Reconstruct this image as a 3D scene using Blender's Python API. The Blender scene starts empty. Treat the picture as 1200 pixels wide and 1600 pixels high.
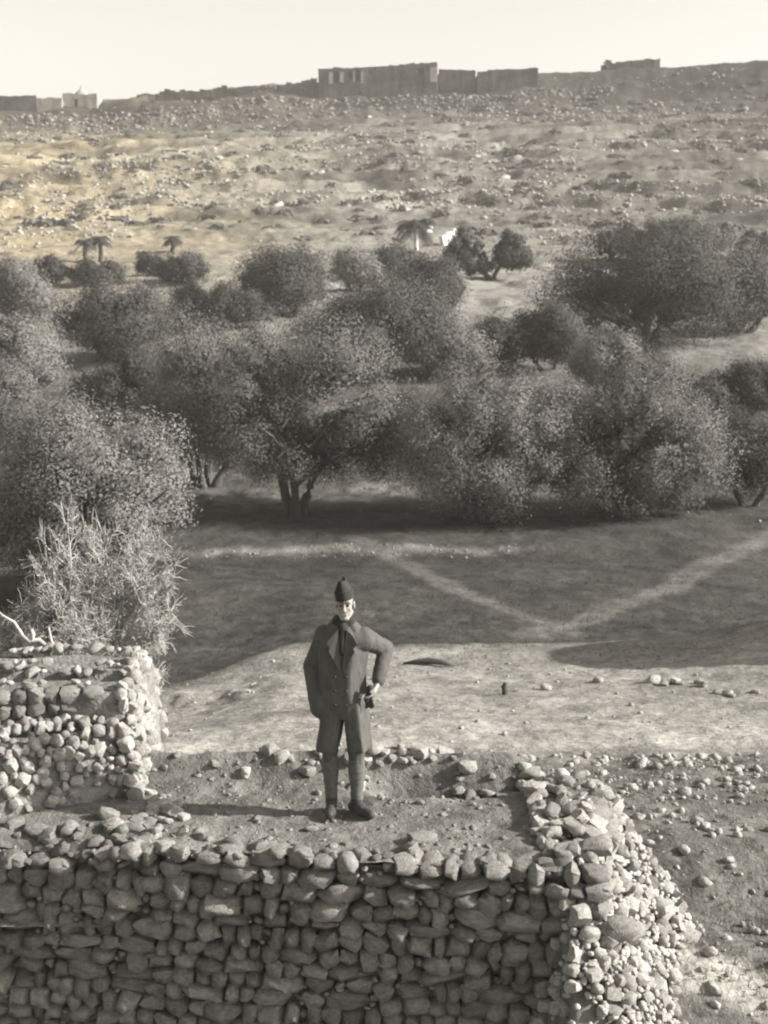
import bpy, bmesh, math, random
import numpy as np
from mathutils import Vector, Matrix

random.seed(7)
rng = np.random.default_rng(7)
SC = bpy.context.scene
COL = SC.collection

# ------------------------------------------------------------------ camera, sky, sun
F = 2110.0                      # focal length in pixels of the 1200 x 1600 photograph
CZ = 4.5                        # eye height above the terrace
PITCH = math.radians(12.6)
cam_d = bpy.data.cameras.new('camera')
cam = bpy.data.objects.new('camera', cam_d); COL.objects.link(cam)
cam.location = (0, 0, CZ); cam.rotation_euler = (math.pi/2 - PITCH, 0, 0)
cam_d.sensor_fit = 'HORIZONTAL'; cam_d.sensor_width = 36; cam_d.lens = 36*F/1200
cam_d.clip_start = 0.1; cam_d.clip_end = 3000
cam_d.dof.use_dof = True; cam_d.dof.focus_distance = 10.4; cam_d.dof.aperture_fstop = 4.5
SC.camera = cam

SUN_EL, SUN_AZ = 28.0, -4.0      # azimuth: degrees beyond straight right (towards +Y)
w = bpy.data.worlds.new('World'); SC.world = w; w.use_nodes = True
nt = w.node_tree; bg = nt.nodes['Background']
sky = nt.nodes.new('ShaderNodeTexSky'); sky.sky_type = 'NISHITA'; sky.sun_disc = False
sky.sun_elevation = math.radians(SUN_EL); sky.sun_rotation = math.radians(90 - SUN_AZ)
sky.dust_density = 2.0; sky.air_density = 1.0; sky.altitude = 100
bw = nt.nodes.new('ShaderNodeRGBToBW'); nt.links.new(sky.outputs[0], bw.inputs[0])
tint = nt.nodes.new('ShaderNodeMix'); tint.data_type = 'RGBA'; tint.blend_type = 'MULTIPLY'; tint.inputs[0].default_value = 1
nt.links.new(bw.outputs[0], tint.inputs[6]); tint.inputs[7].default_value = (1.0, 0.963, 0.895, 1)
nt.links.new(tint.outputs[2], bg.inputs[0]); bg.inputs[1].default_value = 0.12

sd = bpy.data.lights.new('sun', 'SUN'); sun = bpy.data.objects.new('sun', sd); COL.objects.link(sun)
sd.energy = 4.6; sd.angle = math.radians(0.5); sd.color = (1.0, 0.965, 0.905)
a, e = math.radians(SUN_AZ), math.radians(SUN_EL)
SUNV = Vector((math.cos(e)*math.cos(a), math.cos(e)*math.sin(a), math.sin(e)))
sun.rotation_euler = SUNV.to_track_quat('Z', 'Y').to_euler(); sun.location = (60, 0, 60)
vs = SC.view_settings
vs.view_transform = 'Standard'; vs.look = 'None'; vs.gamma = 1; vs.use_curve_mapping = False; vs.exposure = 1.1
SC.cycles.filter_width = 2.1
SC.cycles.volume_bounces = 0
HAZE = 0.0005

# ------------------------------------------------------------------ helpers
def g(v, warm=0.0):
    return (v*(1.02+0.22*warm), v, v*(0.95-0.32*warm), 1)

def hash2(ix, iy, s):
    h = (ix.astype(np.int64)*374761393 + iy.astype(np.int64)*668265263 + s*974634777) & 0xffffffff
    h = ((h ^ (h >> 13))*1274126177) & 0xffffffff
    h = h ^ (h >> 16)
    return (h & 0xffffff)/float(0xffffff)
def vnoise(x, y, s=0):
    x = np.asarray(x, float); y = np.asarray(y, float)
    ix = np.floor(x); iy = np.floor(y); fx = x-ix; fy = y-iy
    fx = fx*fx*(3-2*fx); fy = fy*fy*(3-2*fy)
    a0 = hash2(ix, iy, s); b0 = hash2(ix+1, iy, s); c0 = hash2(ix, iy+1, s); d0 = hash2(ix+1, iy+1, s)
    return (a0*(1-fx)+b0*fx)*(1-fy) + (c0*(1-fx)+d0*fx)*fy
def fbm(x, y, s=0, o=4):
    r = 0; a_ = 0.5
    for k in range(o):
        r = r + a_*(vnoise(x*2**k+17.3*k, y*2**k-9.1*k, s+k)-0.5); a_ *= 0.5
    return r*2
def sst(a_, b_, x):
    t = np.clip((np.asarray(x, float)-a_)/(b_-a_), 0, 1); return t*t*(3-2*t)

def mesh_np(name, verts, faces, smooth=False):
    """faces: (n,k) array of one size"""
    m = bpy.data.meshes.new(name)
    verts = np.asarray(verts, np.float32); faces = np.asarray(faces, np.int32)
    n, k = faces.shape
    m.vertices.add(len(verts)); m.vertices.foreach_set('co', verts.ravel())
    m.loops.add(n*k); m.loops.foreach_set('vertex_index', faces.ravel())
    m.polygons.add(n); m.polygons.foreach_set('loop_start', np.arange(0, n*k, k, dtype=np.int32))
    m.polygons.foreach_set('loop_total', np.full(n, k, np.int32))
    m.polygons.foreach_set('use_smooth', np.full(n, smooth))
    m.update(calc_edges=True)
    return m

def link(name, data, mat=None, parent=None):
    o = bpy.data.objects.new(name, data); COL.objects.link(o)
    if mat is not None and data is not None:
        data.materials.clear(); data.materials.append(mat)
    if parent is not None: o.parent = parent
    return o
def tag(o, label=None, cat=None, group=None, kind=None):
    if label: o['label'] = label
    if cat: o['category'] = cat
    if group: o['group'] = group
    if kind: o['kind'] = kind
    return o
def empty(name, loc=(0, 0, 0), rz=0.0):
    o = bpy.data.objects.new(name, None); COL.objects.link(o); o.location = loc; o.rotation_euler = (0, 0, rz)
    o.empty_display_size = 0.2
    return o

class MB:
    """collects polygons for one mesh"""
    def __init__(s): s.v = []; s.f = []
    def add(s, vs_, fs):
        b = len(s.v); s.v += [tuple(p) for p in vs_]; s.f += [tuple(i+b for i in q) for q in fs]
    def box(s, x0, x1, y0, y1, z0, z1):
        s.add([(x0,y0,z0),(x1,y0,z0),(x1,y1,z0),(x0,y1,z0),(x0,y0,z1),(x1,y0,z1),(x1,y1,z1),(x0,y1,z1)],
              [(0,3,2,1),(4,5,6,7),(0,1,5,4),(1,2,6,5),(2,3,7,6),(3,0,4,7)])
    def tube(s, pts, rad, n=7, cap=True):
        pts = [Vector(p) for p in pts]; rings = []
        up = Vector((0.31, 0.17, 0.93))
        for i, p in enumerate(pts):
            d = (pts[min(i+1, len(pts)-1)]-pts[max(i-1, 0)])
            if d.length < 1e-9: d = Vector((0, 0, 1))
            d.normalize()
            u = d.cross(up)
            if u.length < 1e-3: u = d.cross(Vector((1, 0, 0)))
            u.normalize(); v_ = d.cross(u)
            rings.append([p+(u*math.cos(2*math.pi*k/n)+v_*math.sin(2*math.pi*k/n))*rad[i] for k in range(n)])
        vs_ = [p for r in rings for p in r]; fs = []
        for i in range(len(rings)-1):
            for k in range(n):
                k2 = (k+1) % n
                fs.append((i*n+k, i*n+k2, (i+1)*n+k2, (i+1)*n+k))
        if cap:
            fs.append(tuple(range(n-1, -1, -1))); fs.append(tuple((len(rings)-1)*n+k for k in range(n)))
        s.add(vs_, fs)
    def capsule(s, p, q, r1, r2, n=14, flat=1.0):
        p = Vector(p); q = Vector(q); d = (q-p)
        L = d.length
        if L < 1e-6: d = Vector((0, 0, 1))
        else: d.normalize()
        pts = []; rad = []
        for k in range(5):
            t = math.pi/2*k/4
            pts.append(p-d*r1*math.cos(t)); rad.append(max(r1*math.sin(t), 1e-4))
        for k in range(5):
            t = math.pi/2*(4-k)/4
            pts.append(q+d*r2*math.cos(t)); rad.append(max(r2*math.sin(t), 1e-4))
        s.tube_axis(pts, rad, d, n)
    def tube_axis(s, pts, rad, d, n):
        up = Vector((0.31, 0.17, 0.93)); u = d.cross(up)
        if u.length < 1e-3: u = d.cross(Vector((1, 0, 0)))
        u.normalize(); v_ = d.cross(u); vs_ = []; fs = []
        for p, r in zip(pts, rad):
            vs_ += [p+(u*math.cos(2*math.pi*k/n)+v_*math.sin(2*math.pi*k/n))*r for k in range(n)]
        for i in range(len(pts)-1):
            for k in range(n):
                k2 = (k+1) % n; fs.append((i*n+k, i*n+k2, (i+1)*n+k2, (i+1)*n+k))
        fs.append(tuple(range(n-1, -1, -1))); fs.append(tuple((len(pts)-1)*n+k for k in range(n)))
        s.add(vs_, fs)
    def ellipsoid(s, c, r, rot=None, n=16, m=10):
        c = Vector(c); vs_ = []; fs = []
        for i in range(m+1):
            t = math.pi*i/m
            for k in range(n):
                ph = 2*math.pi*k/n
                p = Vector((r[0]*max(math.sin(t), 1e-3)*math.cos(ph), r[1]*max(math.sin(t), 1e-3)*math.sin(ph), r[2]*math.cos(t)))
                if rot is not None: p = rot @ p
                vs_.append(c+p)
        for i in range(m):
            for k in range(n):
                k2 = (k+1) % n; fs.append((i*n+k, (i+1)*n+k, (i+1)*n+k2, i*n+k2))
        s.add(vs_, fs)
    def loft(s, rings):
        n = len(rings[0]); vs_ = [p for r in rings for p in r]; fs = []
        for i in range(len(rings)-1):
            for k in range(n):
                k2 = (k+1) % n; fs.append((i*n+k, i*n+k2, (i+1)*n+k2, (i+1)*n+k))
        fs.append(tuple(range(n-1, -1, -1))); fs.append(tuple((len(rings)-1)*n+k for k in range(n)))
        s.add(vs_, fs)
    def mesh(s, name, smooth=False):
        m = bpy.data.meshes.new(name); m.from_pydata([tuple(p) for p in s.v], [], s.f)
        bm = bmesh.new(); bm.from_mesh(m); bmesh.ops.recalc_face_normals(bm, faces=bm.faces); bm.to_mesh(m); bm.free()
        if smooth: m.polygons.foreach_set('use_smooth', [True]*len(m.polygons))
        m.update(); return m
    def build(s, name, mat, parent=None, smooth=False):
        return link(name, s.mesh(name, smooth), mat, parent)
    def remesh(s, name, mat, parent=None, voxel=0.008, smooth=4, noise=None, decimate=None):
        o = link(name+'_raw', s.mesh(name), mat)
        r = o.modifiers.new('r', 'REMESH'); r.mode = 'VOXEL'; r.voxel_size = voxel
        if smooth:
            sm = o.modifiers.new('s', 'SMOOTH'); sm.iterations = smooth; sm.factor = 0.5
        if decimate:
            dm = o.modifiers.new('d', 'DECIMATE'); dm.ratio = decimate
        dg = bpy.context.evaluated_depsgraph_get()
        me = bpy.data.meshes.new_from_object(o.evaluated_get(dg))
        bpy.data.objects.remove(o)
        me.name = name; me.polygons.foreach_set('use_smooth', [True]*len(me.polygons))
        if noise:
            n = len(me.vertices); co = np.empty(n*3, np.float32); me.vertices.foreach_get('co', co); co = co.reshape(-1, 3)
            no = np.empty(n*3, np.float32); me.vertices.foreach_get('normal', no); no = no.reshape(-1, 3)
            amp, sx, sz = noise
            d = fbm(co[:, 0]*sx+co[:, 1]*sx*0.7, co[:, 2]*sz+co[:, 1]*2, 77, 3)
            co = co + no*(d*amp)[:, None]
            me.vertices.foreach_set('co', co.ravel().astype(np.float32))
        me.update()
        return link(name, me, mat, parent)

# ------------------------------------------------------------------ materials
def mat_new(name):
    m = bpy.data.materials.new(name); m.use_nodes = True
    b = m.node_tree.nodes['Principled BSDF']; b.inputs['Roughness'].default_value = 0.9
    b.inputs['Specular IOR Level'].default_value = 0.15
    return m, m.node_tree, b
def N(nt_, t, **kw):
    n = nt_.nodes.new(t)
    for k, v in kw.items(): setattr(n, k, v)
    return n
def noise_mat(name, lo, hi, scale=4.0, bump=0.3, bscale=None, warm=0.0, objrand=0.0, rough=0.9, detail=6, stretch=None, dist=0.02):
    """mottled grey-brown surface: two tones mixed by noise, per-object variation, bump"""
    m, t, b = mat_new(name); L = t.links.new
    tc = N(t, 'ShaderNodeTexCoord'); src = tc.outputs['Object']
    if stretch:
        mp = N(t, 'ShaderNodeMapping'); mp.inputs['Scale'].default_value = stretch; L(src, mp.inputs[0]); src = mp.outputs[0]
    if objrand:
        oi = N(t, 'ShaderNodeObjectInfo')
        ad = N(t, 'ShaderNodeVectorMath', operation='MULTIPLY_ADD')
        L(oi.outputs['Random'], ad.inputs[0]); ad.inputs[1].default_value = (31, 17, 23); L(src, ad.inputs[2]); src = ad.outputs[0]
    n1 = N(t, 'ShaderNodeTexNoise'); n1.inputs['Scale'].default_value = scale; n1.inputs['Detail'].default_value = detail
    n1.inputs['Roughness'].default_value = 0.62; L(src, n1.inputs['Vector'])
    cr = N(t, 'ShaderNodeValToRGB'); cr.color_ramp.elements[0].position = 0.32; cr.color_ramp.elements[1].position = 0.68
    cr.color_ramp.elements[0].color = g(lo, warm); cr.color_ramp.elements[1].color = g(hi, warm)
    L(n1.outputs['Fac'], cr.inputs[0]); out = cr.outputs[0]
    if objrand:
        mr = N(t, 'ShaderNodeMapRange'); mr.inputs[3].default_value = 1-objrand; mr.inputs[4].default_value = 1+objrand
        L(oi.outputs['Random'], mr.inputs[0])
        mx = N(t, 'ShaderNodeMix', data_type='RGBA', blend_type='MULTIPLY'); mx.inputs[0].default_value = 1
        L(out, mx.inputs[6]); L(mr.outputs[0], mx.inputs[7]); out = mx.outputs[2]
    L(out, b.inputs['Base Color']); b.inputs['Roughness'].default_value = rough
    if bump:
        n2 = N(t, 'ShaderNodeTexNoise'); n2.inputs['Scale'].default_value = bscale or scale*3; n2.inputs['Detail'].default_value = 5
        L(src, n2.inputs['Vector'])
        bp = N(t, 'ShaderNodeBump'); bp.inputs['Strength'].default_value = bump; bp.inputs['Distance'].default_value = dist
        L(n2.outputs['Fac'], bp.inputs['Height']); L(bp.outputs[0], b.inputs['Normal'])
    return m

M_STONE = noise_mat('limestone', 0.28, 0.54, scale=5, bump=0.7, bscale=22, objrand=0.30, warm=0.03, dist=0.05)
M_STONED = noise_mat('shade_dark_stone', 0.17, 0.31, scale=5, bump=0.7, bscale=20, objrand=0.24, warm=0.03, dist=0.05)  # darker copy of the limestone, shade of the wall faces put into its colour
M_CORE = noise_mat('earth_core', 0.13, 0.20, scale=8, bump=0.5)
M_EARTH = noise_mat('dry_earth', 0.12, 0.26, scale=7, bump=0.8, bscale=25, dist=0.04)
M_ROCK = noise_mat('hill_rock', 0.14, 0.46, scale=0.35, bump=0.5, bscale=3, warm=0.10, dist=0.15)
M_ADOBE = noise_mat('mud_masonry', 0.03, 0.13, scale=0.30, bump=0.9, bscale=1.2, warm=0.06, dist=0.15)
M_ADOBER = noise_mat('fallen_masonry', 0.08, 0.30, scale=0.4, bump=0.5, bscale=3, dist=.1)
M_ADOBEP = noise_mat('pale_masonry', 0.22, 0.36, scale=0.7, bump=0.6, bscale=2.2, warm=0.12, dist=0.15)
M_WHITE = noise_mat('whitewash_and_lit_trunk', 0.5, 0.72, scale=1.2, bump=0.3, bscale=4, dist=0.05)
M_BARK = noise_mat('olive_bark', 0.05, 0.11, scale=6, bump=0.8, bscale=12, stretch=(1, 1, 0.3), dist=0.04)
M_TWIG = noise_mat('dry_twig', 0.24, 0.48, scale=9, bump=0.3)
M_TIMBER = noise_mat('dark_timber', 0.05, 0.10, scale=9, bump=0.5, stretch=(0.2, 1, 1))
M_COAT = noise_mat('dark_wool_coat', 0.075, 0.105, scale=14, bump=0.25, bscale=220, warm=0.02, rough=0.95, dist=0.002)
M_LAPEL = noise_mat('lapel_wool', 0.07, 0.10, scale=14, bump=0.25, bscale=220, warm=0.02, rough=0.95, dist=0.002)
M_BREECH = noise_mat('breeches_wool', 0.07, 0.10, scale=14, bump=0.25, bscale=200, rough=0.95, dist=0.002)
M_PUTTEE = noise_mat('puttee_cloth', 0.09, 0.14, scale=20, bump=0.3, bscale=160, rough=0.95, dist=0.003)
M_BOOT = noise_mat('boot_leather', 0.035, 0.06, scale=12, bump=0.2, bscale=60, rough=0.5, dist=0.003)
M_CAP = noise_mat('cap_wool', 0.028, 0.045, scale=14, bump=0.2, bscale=200, rough=0.95, dist=0.002)
M_SKIN = noise_mat('skin', 0.25, 0.33, scale=8, bump=0.1, bscale=80, warm=0.15, rough=0.6, dist=0.002)
M_HAIR = noise_mat('dark_hair', 0.035, 0.06, scale=40, bump=0.4, bscale=90, rough=0.7, dist=0.004)
M_EYE = noise_mat('eye_dark', 0.02, 0.03, scale=20, bump=0)
M_SHIRT = noise_mat('dark_scarf', 0.03, 0.05, scale=20, bump=0.2, bscale=150, dist=0.002)
M_GLOVE = noise_mat('glove_leather', 0.03, 0.05, scale=18, bump=0.2, bscale=80, rough=0.6, dist=0.003)
M_GRASS = noise_mat('dry_grass', 0.16, 0.30, scale=3, bump=0)

def leaf_mat(name, lo, hi, warm=0.0, objrand=0.15):
    m, t, b = mat_new(name); L = t.links.new
    geo = N(t, 'ShaderNodeNewGeometry'); oi = N(t, 'ShaderNodeObjectInfo')
    cr = N(t, 'ShaderNodeValToRGB'); cr.color_ramp.elements[0].color = g(lo, warm); cr.color_ramp.elements[1].color = g(hi, warm)
    L(geo.outputs['Random Per Island'], cr.inputs[0])
    mr = N(t, 'ShaderNodeMapRange'); mr.inputs[3].default_value = 1-objrand; mr.inputs[4].default_value = 1+objrand
    L(oi.outputs['Random'], mr.inputs[0])
    mx = N(t, 'ShaderNodeMix', data_type='RGBA', blend_type='MULTIPLY'); mx.inputs[0].default_value = 1
    L(cr.outputs[0], mx.inputs[6]); L(mr.outputs[0], mx.inputs[7])
    n0 = N(t, 'ShaderNodeTexNoise'); n0.inputs['Scale'].default_value = 0.9; n0.inputs['Detail'].default_value = 3
    tc_ = N(t, 'ShaderNodeTexCoord'); L(tc_.outputs['Object'], n0.inputs['Vector'])
    mr2 = N(t, 'ShaderNodeMapRange'); mr2.inputs[1].default_value = .35; mr2.inputs[2].default_value = .65; mr2.inputs[3].default_value = .78; mr2.inputs[4].default_value = 1.22
    L(n0.outputs['Fac'], mr2.inputs[0])
    mx2 = N(t, 'ShaderNodeMix', data_type='RGBA', blend_type='MULTIPLY'); mx2.inputs[0].default_value = 1
    L(mx.outputs[2], mx2.inputs[6]); L(mr2.outputs[0], mx2.inputs[7])
    L(mx2.outputs[2], b.inputs['Base Color']); b.inputs['Roughness'].default_value = 0.8
    b.inputs['Specular IOR Level'].default_value = 0.1
    tl = N(t, 'ShaderNodeBsdfTranslucent'); L(mx2.outputs[2], tl.inputs['Color'])
    ms = N(t, 'ShaderNodeMixShader'); ms.inputs[0].default_value = 0.14
    L(b.outputs[0], ms.inputs[1]); L(tl.outputs[0], ms.inputs[2]); L(ms.outputs[0], t.nodes['Material Output'].inputs['Surface'])
    return m
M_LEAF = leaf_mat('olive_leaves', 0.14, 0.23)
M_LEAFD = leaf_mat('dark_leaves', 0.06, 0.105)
M_PALM = leaf_mat('palm_leaves', 0.05, 0.10)
M_SCRUB = leaf_mat('scrub_leaves', 0.06, 0.13, warm=0.05)

# ------------------------------------------------------------------ terrain height
PY = np.array([-80, 7.6, 9.0, 12.5, 14.5, 17, 20, 22.2, 23.5, 25.5, 29, 36.2, 37.2, 44, 55, 66, 76, 94, 112, 140, 152, 900.])
PZ = np.array([-1.8, -1.55, -1.1, -1.05, -1.35, -1.95, -2.5, -2.72, -3.25, -3.9, -4.45, -4.98, -4.80, -4.85, -4.6, -3.8, -2.8, -1.7, -1.0, 0.6, 1.3, 1.3])
_ty = np.arange(-80, 900, 0.1); _tz = np.interp(_ty, PY, PZ)
_k = np.exp(-0.5*(np.arange(-12, 13)/4.5)**2); _k /= _k.sum()
_tz = np.convolve(np.pad(_tz, 12, mode='edge'), _k, 'valid')
def crest(x, y):
    ang = np.interp(x/np.maximum(y, 1)*300, [-140, -85, -62, -25, 34, 85, 140], [4.25, 4.28, 4.25, 4.9, 5.3, 5.86, 6.0])
    return CZ + 300*np.tan(np.radians(ang))
def H(x, y):
    x = np.asarray(x, float); y = np.asarray(y, float)
    sh = 2.4*sst(-1.2, -4.0, x)*sst(13, 18, y)*sst(34, 26, y)
    z = np.interp(y+sh, _ty, _tz)
    # mild undulation
    amp = np.interp(y, [0, 12, 22, 40, 80, 150], [0.05, 0.06, 0.07, 0.16, 0.35, 0.5])
    z = z + amp*fbm(x*0.35, y*0.35, 3, 3) + 0.035*fbm(x*2.1, y*2.1, 9, 3)*sst(60, 10, y)
    # bank of lit earth on the left between terrace and field
    z = z + 0.25*np.exp(-((x+2.6)/1.6)**2-((y-18.6)/1.0)**2)*fbm(x*1.3, y*1.3, 31, 3)
    # high ground carrying the ruin and the dry shrub at the left
    z = z + 1.15*sst(-2.5, -3.0, x)*sst(10.6, 11.4, y)*sst(15.3, 13.3, y)
    # unseen earth mound added off to the right, sized to cast the shadow there
    r = np.hypot((x-13.5)*0.92, (y-20.4)*1.25); z = z + 5.4*np.exp(-(r/4.2)**2)
    z = z - 0.6*sst(1.7, 1.0, x)*sst(9.3, 8.9, y)
    # little bank on the right of the terrace
    z = z + 0.13*sst(1.8, 2.8, x)*np.exp(-((y-11.0)/0.5)**2) - 0.10*sst(1.8, 2.6, x)*np.exp(-((y-10.1)/0.4)**2)
    # terraces on the valley side
    tm = sst(80, 95, y)*sst(150, 135, y)
    zt = z + 0.25*fbm(x*0.05, y*0.1, 41, 2)
    z = z + tm*0.35*(sst(0.35, 0.65, (zt/0.7) % 1.0) - (zt/0.7) % 1.0)
    # hill
    hh = np.interp(y+6*fbm(x*0.03, y*0.02, 51, 3), [150, 165, 200, 250, 268, 284, 300, 400, 900], [0, 0.055, 0.30, 0.58, 0.70, 0.955, 1.0, 1.01, 1.01])
    hz = hh*(crest(x, np.maximum(y, 150))-1.3)
    hm = sst(150, 175, y)*(0.25+0.75*sst(268, 245, y))*sst(296, 284, y)
    hz = hz + hm*(1.5*fbm(x*0.028+0.3*np.sin(y*0.03), y*0.020, 61, 4) + 0.7*fbm(x*0.11, y*0.11, 65, 3))
    ph = hz/1.7 + 0.8*fbm(x*0.018, y*0.03, 71, 3) + .25*fbm(x*.12, y*.1, 73, 2)
    H.band = ph % 1.0
    st = sst(0.28, 0.55, ph % 1.0) - (ph % 1.0)
    tmask = sst(-0.15, 0.25, fbm(x*0.03, y*0.05, 75, 3)+0.08)
    hz = hz + hm*st*1.7*tmask
    return z + hz*sst(148, 156, y)
def h1(x, y): return float(H(np.array([x]), np.array([y]))[0])

cp, sp = math.cos(PITCH), math.sin(PITCH)
def ray(px, py):
    v = (800-py)/F
    return np.array([(px-600)/F, cp+v*sp, -sp+v*cp])
def depth(y, z): return y*cp - (z-CZ)*sp
def hit(px, py, ymin=6.0):
    d = ray(px, py); ys = np.concatenate([np.arange(ymin, 30, 0.05), np.arange(30, 330, 0.25)])
    t = ys/d[1]; z = CZ+d[2]*t; hz = H(d[0]*t, ys)
    i = np.argmax(hz >= z) if (hz >= z).any() else len(ys)-1
    return Vector((d[0]*t[i], ys[i], float(hz[i])))
def at(px, py, y):
    d = ray(px, py); t = y/d[1]
    return Vector((d[0]*t, y, CZ+d[2]*t))

# ------------------------------------------------------------------ terrain mesh (split into named regions)
def polydist(x, y, pts):
    dmin = np.full(x.shape, 1e9)
    for (x0, y0), (x1, y1) in zip(pts[:-1], pts[1:]):
        dx, dy = x1-x0, y1-y0; t = np.clip(((x-x0)*dx+(y-y0)*dy)/(dx*dx+dy*dy), 0, 1)
        dmin = np.minimum(dmin, np.hypot(x-x0-t*dx, y-y0-t*dy))
    return dmin
pA = [hit(*p)[:2] for p in [(560, 845), (640, 885), (700, 918), (780, 948), (870, 978), (900, 990)]]
pB = [hit(*p)[:2] for p in [(1330, 760), (1200, 842), (1110, 882), (1040, 922), (960, 952), (880, 978), (830, 992)]]
pC = [hit(*p)[:2] for p in [(1240, 1575), (1150, 1540), (1070, 1512)]]

def n_w(X, Y): return fbm(X*0.05, Y*0.05, 99, 2)
def build_terrain():
    u = np.concatenate([np.linspace(-2.2, -0.42, 26)[:-1], np.linspace(-0.42, 0.42, 400), np.linspace(0.42, 2.2, 26)[1:]])
    yr = np.concatenate([np.linspace(-60, 6.0, 24)[:-1], 6.0*np.exp(np.linspace(0, math.log(330/6.0), 760)), np.linspace(340, 850, 20)])
    Y, U = np.meshgrid(yr, u, indexing='ij')
    base = np.maximum(Y, 6.0)
    X = U*(base+1.5)
    X = np.where(Y < 6, U*7.5*4, X) if False else X
    Z = H(X, Y)
    # real roughness finer than the height function: clods and tussocks
    rgh = np.interp(Y, [8, 14, 20, 23, 40, 80, 160], [0.035, 0.03, 0.02, 0.035, 0.05, 0.1, 0.25])
    Z = Z + rgh*np.where(Y < 30, fbm(X*4.1+.3*Y, Y*3.7, 91, 3), fbm(X*1.3+.3*Y, Y*1.1, 92, 3))
    Z = Z + sst(150, 170, Y)*(0.34*fbm(X*0.45+3*n_w(X, Y), Y*0.40, 95, 3) + 0.25*np.abs(fbm(X*0.16, Y*0.2, 97, 3)))
    n_r, n_c = X.shape
    # soil tone per vertex, with some light and shade painted in
    n1 = fbm(X*0.5, Y*0.5, 5, 4); n2 = fbm(X*2.3, Y*2.3, 15, 4); n3 = fbm(X*0.06, Y*0.06, 25, 4)
    soil = (0.29+0.05*n1+0.05*n2)*(1+.22*fbm(X*.16, Y*1.5, 45, 3)+.12*fbm(X*.6, Y*3.1, 46, 3))*(1+.14*sst(16.5, 14.8, Y))
    sh = 2.4*sst(-1.2, -4.0, X)
    Ye = Y + sh*sst(13, 18, Y)*sst(34, 26, Y) + 0.5*n1
    rub = 0.14 + 0.06*n2 + 0.03*n1                       # rough foreground right and behind the terrace
    t_track = sst(12.4, 13.6, Y+0.5*n1+0.25*n2 - 0.22*X*(X > 0))
    tone = rub*(1-t_track) + soil*t_track
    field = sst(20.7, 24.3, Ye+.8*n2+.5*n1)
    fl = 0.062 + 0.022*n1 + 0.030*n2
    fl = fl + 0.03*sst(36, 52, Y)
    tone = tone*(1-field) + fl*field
    # lighter strip at the field bank
    strip = np.exp(-((Y-36.9+0.6*n1)/0.42)**2)*sst(-9, -5, X)*sst(6.0, 2.0, X)
    tone = tone + strip*(0.13+0.12*n2)
    dA = polydist(X, Y, pA); dB = polydist(X, Y, pB); dC = polydist(X, Y, pC)
    pm = np.maximum(sst(0.45, 0.12, dA+0.15*n1), sst(0.60, 0.18, dB+0.18*n1))*field
    tone = tone*(1-pm) + (0.135+0.03*n2)*pm
    pc = sst(0.35, 0.1, dC+0.1*n2); tone = tone*(1-pc) + 0.42*pc
    # valley ground beyond the near trees
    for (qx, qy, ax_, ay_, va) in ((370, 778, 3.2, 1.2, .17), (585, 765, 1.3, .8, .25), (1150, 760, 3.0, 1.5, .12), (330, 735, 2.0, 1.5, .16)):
        hp_ = hit(qx, qy); wq = np.exp(-((X-hp_.x)/ax_)**2-((Y-hp_.y)/ay_)**2)*sst(-.35, .15, n2); tone = tone*(1-wq) + va*wq  # sunlit gaps between the tree shadows, painted as paler ground
    far = sst(60, 82, Y); tone = tone*(1-far) + (0.26+0.07*n1+0.05*n3)*far
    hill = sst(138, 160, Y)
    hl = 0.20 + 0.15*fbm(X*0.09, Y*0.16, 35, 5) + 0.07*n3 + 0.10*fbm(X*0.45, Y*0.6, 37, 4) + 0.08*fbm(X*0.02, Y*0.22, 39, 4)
    left_glare = sst(0.02, -0.27, X/np.maximum(Y, 1)+0.05*n3)  # warm lamp glare, painted into the colour of the left hillside
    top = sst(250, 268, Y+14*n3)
    hl = hl*(1-0.58*top)*(1-0.34*sst(0.02, 0.27, X/np.maximum(Y, 1)))*(1+0.42*left_glare)  # right side painted darker for the shade of slopes turned away
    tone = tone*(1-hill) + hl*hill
    tone = np.clip(tone, 0.03, 0.6)
    warm = 0.03 + 0.62*left_glare*sst(70, 150, Y)*(1-0.45*top) + 0.10*sst(90, 150, Y)
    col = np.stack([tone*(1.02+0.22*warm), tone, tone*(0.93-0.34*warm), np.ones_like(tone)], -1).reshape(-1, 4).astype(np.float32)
    V = np.stack([X, Y, Z], -1).reshape(-1, 3)
    idx = np.arange(n_r*n_c).reshape(n_r, n_c)
    Fq = np.stack([idx[:-1, :-1], idx[:-1, 1:], idx[1:, 1:], idx[1:, :-1]], -1).reshape(-1, 4)
    fc = lambda A: 0.25*(A[:-1, :-1]+A[:-1, 1:]+A[1:, 1:]+A[1:, :-1]).reshape(-1)
    fy, fe, fp = fc(Y), fc(Ye), fc(pm)
    ft = fc(t_track)
    reg = np.zeros(len(Fq), int)                      # 0 ground
    reg[(ft > 0.5) & (fe < 22.7)] = 1                 # dirt track
    reg[(fe >= 22.7) & (fy < 62)] = 2                 # field
    reg[(fp > 0.45)] = 3                              # footpath
    reg[fy >= 62] = 4                                 # valley ground
    reg[fy >= 152] = 5                                # hillside
    names = ['ground', 'dirt_track', 'field', 'footpath', 'valley_ground', 'hillside']
    labels = ['rough stony ground beside and below the terrace', 'pale smooth bare track behind the standing man',
              'dark grassy field below the olive trees', 'pale trodden paths crossing the dark field in a V',
              'bare stepped ground under the far trees', 'stony terraced hillside rising to the ruins']
    nrm = None
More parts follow.
